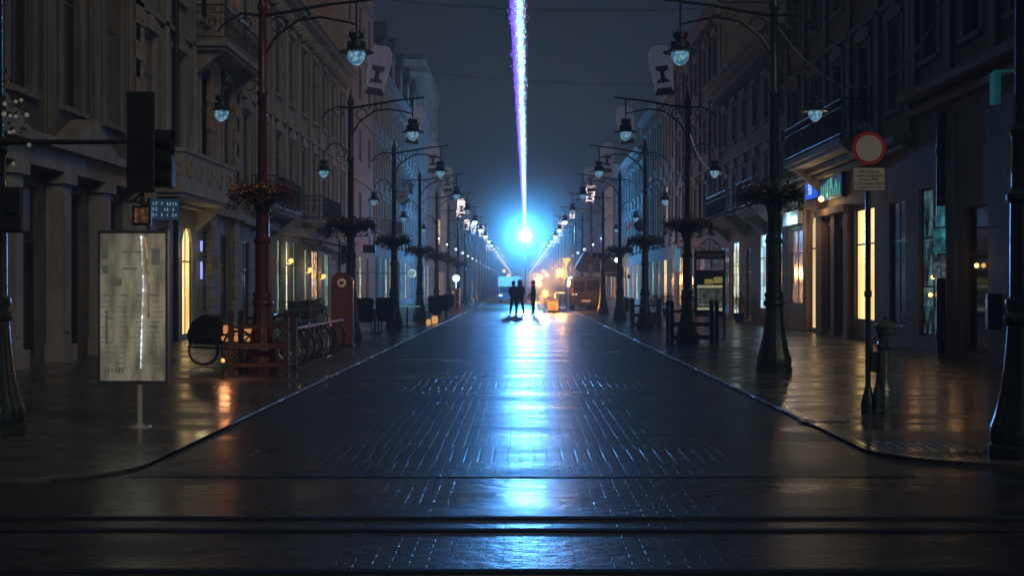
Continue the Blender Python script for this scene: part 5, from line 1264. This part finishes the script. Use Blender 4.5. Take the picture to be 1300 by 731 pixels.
o = MB(); o.cyl((0,0,0),(XR-wl.location.x,.45,0),.02,.02,6); o.build('bracket', M_IRONB, wl)

# ------------------------------------------------------------------ the searchlight and its beam
DSRC = 120.0; SRC = Vector((X_at(667,DSRC), DSRC, Z_at(300,DSRC)))
sl = empty('searchlight', (SRC.x, SRC.y, 0)); tag(sl, 'blazing blue-white show light at the end of the street, source of the beam', 'light')
o = MB(); o.ball((0,0,SRC.z),.46,24,16); o.build('lens', mat('searchlight_lens', (.8,.9,1), .3, emit=(.75,.9,1), estr=22, sample=False), sl, True)
o = MB(); o.cyl((0,.8,0),(0,.8,SRC.z-.3),.06,.06,8); o.cyl((0,.8,SRC.z),(0,.3,SRC.z),.3,.5,16); o.build('mast', M_BLACK, sl)
l = bpy.data.lights.new('search', 'POINT'); l.energy = 9500; l.color = (.05,.42,.95); l.shadow_soft_size = .5
lo = bpy.data.objects.new('searchlight_light', l); col.objects.link(lo); lo.location = SRC - Vector((0,1.3,0))
l = bpy.data.lights.new('search_spot', 'SPOT'); l.energy = 62000; l.color = (.10,.38,1.0); l.shadow_soft_size = .5; l.spot_size = R(17); l.spot_blend = 1
lo = bpy.data.objects.new('searchlight_spot', l); col.objects.link(lo); lo.location = SRC - Vector((0,1.4,0)); lo.rotation_euler = (Vector((0,15,0)) - SRC).to_track_quat('-Z', 'Y').to_euler()
E0 = SRC; E1 = Vector((X_at(658,30), 30, Z_at(0,30))); dirv = E1 - E0; E2 = E0 + dirv*1.3
bm_ = empty('light_beam', E0[:]); tag(bm_, 'dazzling white, cyan and violet beam rising over the street from the show light', 'light beam')
def beam(name, r, dx, c, s, r_0=None):
    o = MB(); o.cyl(Vector((dx*.25,0,0)), Vector((dx,0,0)) + (E2-E0), r_0 or r, r, 20); return o.build(name, mat_vol(name, c, s), bm_)
beam('beam_core', .07, 0.03, (.45,.8,1.0), .75)
beam('cyan_sheath', .13, 0.02, (.04,.45,.60), .6)
beam('violet_fringe', .10, -.12, (.13,.05,1.0), 1.3)
beam('magenta_fringe', .08, .13, (.22,.06,.40), .18)
for nm, c, st_, cx, sd, cnt in (('white_sparkle', (.7,.92,1), 1.8, .03, .045, 2600), ('violet_sparkle', (.22,.12,1), 1.7, -.12, .045, 2200), ('magenta_sparkle', (.55,.12,.6), .5, .14, .035, 1100), ('cyan_sparkle', (.2,.9,.85), 1.5, .05, .055, 2000)):
    o = MB(); random.seed(len(nm)); dn = dirv.normalized()
    for i in range(cnt):
        t = random.random(); t = 1 - (1-t)**1.0; t = random.random()**.55*1.25
        c0 = dirv*t + Vector((cx*(.25+.75*min(t,1)) + random.gauss(0,sd), 0, random.gauss(0,.03)))
        L1 = random.uniform(.02,.07)*1.0; wv = random.uniform(.0025,.0065); dd = Vector((random.gauss(-.15,.35)*.05, -L1*3, L1*.55 + .02))
        o.add([c0 + Vector((-wv,0,0)), c0 + Vector((wv,0,0)), c0 + dd + Vector((wv,0,.0)), c0 + dd + Vector((-wv,0,0))], [(0,1,2,3)])
        o.add([c0 + Vector((0,0,-wv)), c0 + Vector((0,0,wv)), c0 + dd + Vector((0,0,wv)), c0 + dd + Vector((0,0,-wv))], [(0,1,2,3)])
    ob_ = o.build(nm, mat(nm, (.1,.1,.1), .5, emit=c, estr=st_, sample=False), bm_); ob_['kind'] = 'stuff'

# ------------------------------------------------------------------ haze
hz = MB(); hz.box(-111,111,-61,761,-1.03,26)
hm = bpy.data.materials.new('haze'); t_ = nt(hm); ov = t_.nodes.new('ShaderNodeOutputMaterial'); pv = t_.nodes.new('ShaderNodeVolumePrincipled')
pv.inputs['Color'].default_value = (.88,.92,1,1); pv.inputs['Density'].default_value = .0026; pv.inputs['Anisotropy'].default_value = .35
t_.links.new(pv.outputs[0], ov.inputs['Volume'])
tag(hz.build('haze', hm), None, None, None, 'stuff')

hm2 = bpy.data.materials.new('smoke'); t2 = nt(hm2); o2 = t2.nodes.new('ShaderNodeOutputMaterial'); p2 = t2.nodes.new('ShaderNodeVolumePrincipled')  # local smoke added to swell the halo of the light
p2.inputs['Color'].default_value = (.85,.92,1,1); p2.inputs['Density'].default_value = .012; p2.inputs['Anisotropy'].default_value = .3
t2.links.new(p2.outputs[0], o2.inputs['Volume'])
tc2 = t2.nodes.new('ShaderNodeTexCoord'); ln = t2.nodes.new('ShaderNodeVectorMath'); ln.operation = 'LENGTH'; t2.links.new(tc2.outputs['Object'], ln.inputs[0])
mr2 = t2.nodes.new('ShaderNodeMapRange'); mr2.interpolation_type = 'SMOOTHSTEP'; mr2.inputs[1].default_value = 0; mr2.inputs[2].default_value = 13; mr2.inputs[3].default_value = 1; mr2.inputs[4].default_value = 0
t2.links.new(ln.outputs['Value'], mr2.inputs[0]); pw2 = t2.nodes.new('ShaderNodeMath'); pw2.operation = 'POWER'; pw2.inputs[1].default_value = 5; t2.links.new(mr2.outputs[0], pw2.inputs[0])
ml2 = t2.nodes.new('ShaderNodeMath'); ml2.operation = 'MULTIPLY'; ml2.inputs[1].default_value = .085; t2.links.new(pw2.outputs[0], ml2.inputs[0]); t2.links.new(ml2.outputs[0], p2.inputs['Density'])
q_ = MB(); q_.ball((0,0,0), 13, 24, 14); q_ = q_.build('smoke', hm2, None, True); q_.location = SRC - Vector((0,1,0)); tag(q_, 'soft puff of added smoke glowing round the bright light', 'smoke', None, 'stuff')
for (px, py, d, k_, lb) in ((711,347,82,.26,'orange-lit smoke added as a halo round the bright warning lamp'),(692,373,78.5,.17,'orange-lit smoke added as a halo round the lower warning lamp'),(684,355,139,.4,'warm-lit smoke added low at the end of the street')):  # further puffs added to give the warm lamps a halo
    q2_ = copy_tree(q_); q2_.scale = (k_,k_,k_); q2_.location = (X_at(px,d), d, Z_at(py,d)); tag(q2_, lb, 'smoke', None, 'stuff')

# ------------------------------------------------------------------ night sky, faint general light
w = bpy.data.worlds.new('World'); scene.world = w; w.use_nodes = True; t_ = w.node_tree; t_.nodes.clear()
N = t_.nodes; L = t_.links; out = N.new('ShaderNodeOutputWorld'); bg = N.new('ShaderNodeBackground'); L.new(bg.outputs[0], out.inputs[0])
tc = N.new('ShaderNodeTexCoord'); mp = N.new('ShaderNodeMapping'); mp.inputs['Scale'].default_value = (1.5,1.5,5); L.new(tc.outputs['Generated'], mp.inputs[0])
ns = N.new('ShaderNodeTexNoise'); ns.inputs['Scale'].default_value = 2.2; ns.inputs['Detail'].default_value = 5; L.new(mp.outputs[0], ns.inputs['Vector'])
cr = N.new('ShaderNodeValToRGB'); cr.color_ramp.elements[0].position = .35; cr.color_ramp.elements[1].position = .65
cr.color_ramp.elements[0].color = (.005,.014,.021,1); cr.color_ramp.elements[1].color = (.015,.020,.025,1)
L.new(ns.outputs['Fac'], cr.inputs[0]); L.new(cr.outputs[0], bg.inputs[0]); bg.inputs[1].default_value = 1.0
sn = bpy.data.lights.new('night_light', 'SUN'); sn.energy = .44; sn.angle = R(20); sn.color = (1,.82,.58)
so = bpy.data.objects.new('night_light', sn); col.objects.link(so); so.rotation_euler = (R(62), 0, R(36))

# ------------------------------------------------------------------ camera and render
cam = bpy.data.cameras.new('camera'); co = bpy.data.objects.new('camera', cam); col.objects.link(co); scene.camera = co
co.location = (0, 0, CH); co.rotation_euler = (R(90), 0, 0); cam.sensor_width = 36; cam.lens = 36*F/1300
cam.shift_x = -(VX-650)/1300; cam.shift_y = -(365.5-HY)/1300; cam.clip_end = 2000; cam.clip_start = .05
scene.render.engine = 'CYCLES'; c = scene.cycles
c.use_denoising = True; c.max_bounces = 6; c.diffuse_bounces = 3; c.glossy_bounces = 3; c.transmission_bounces = 4; c.volume_bounces = 0; c.transparent_max_bounces = 12
c.sample_clamp_indirect = 3; c.use_light_tree = True; c.caustics_reflective = False; c.caustics_refractive = False
vs_ = scene.view_settings; vs_.view_transform = 'Standard'; vs_.look = 'None'; vs_.exposure = 0; vs_.gamma = 1; vs_.use_curve_mapping = False
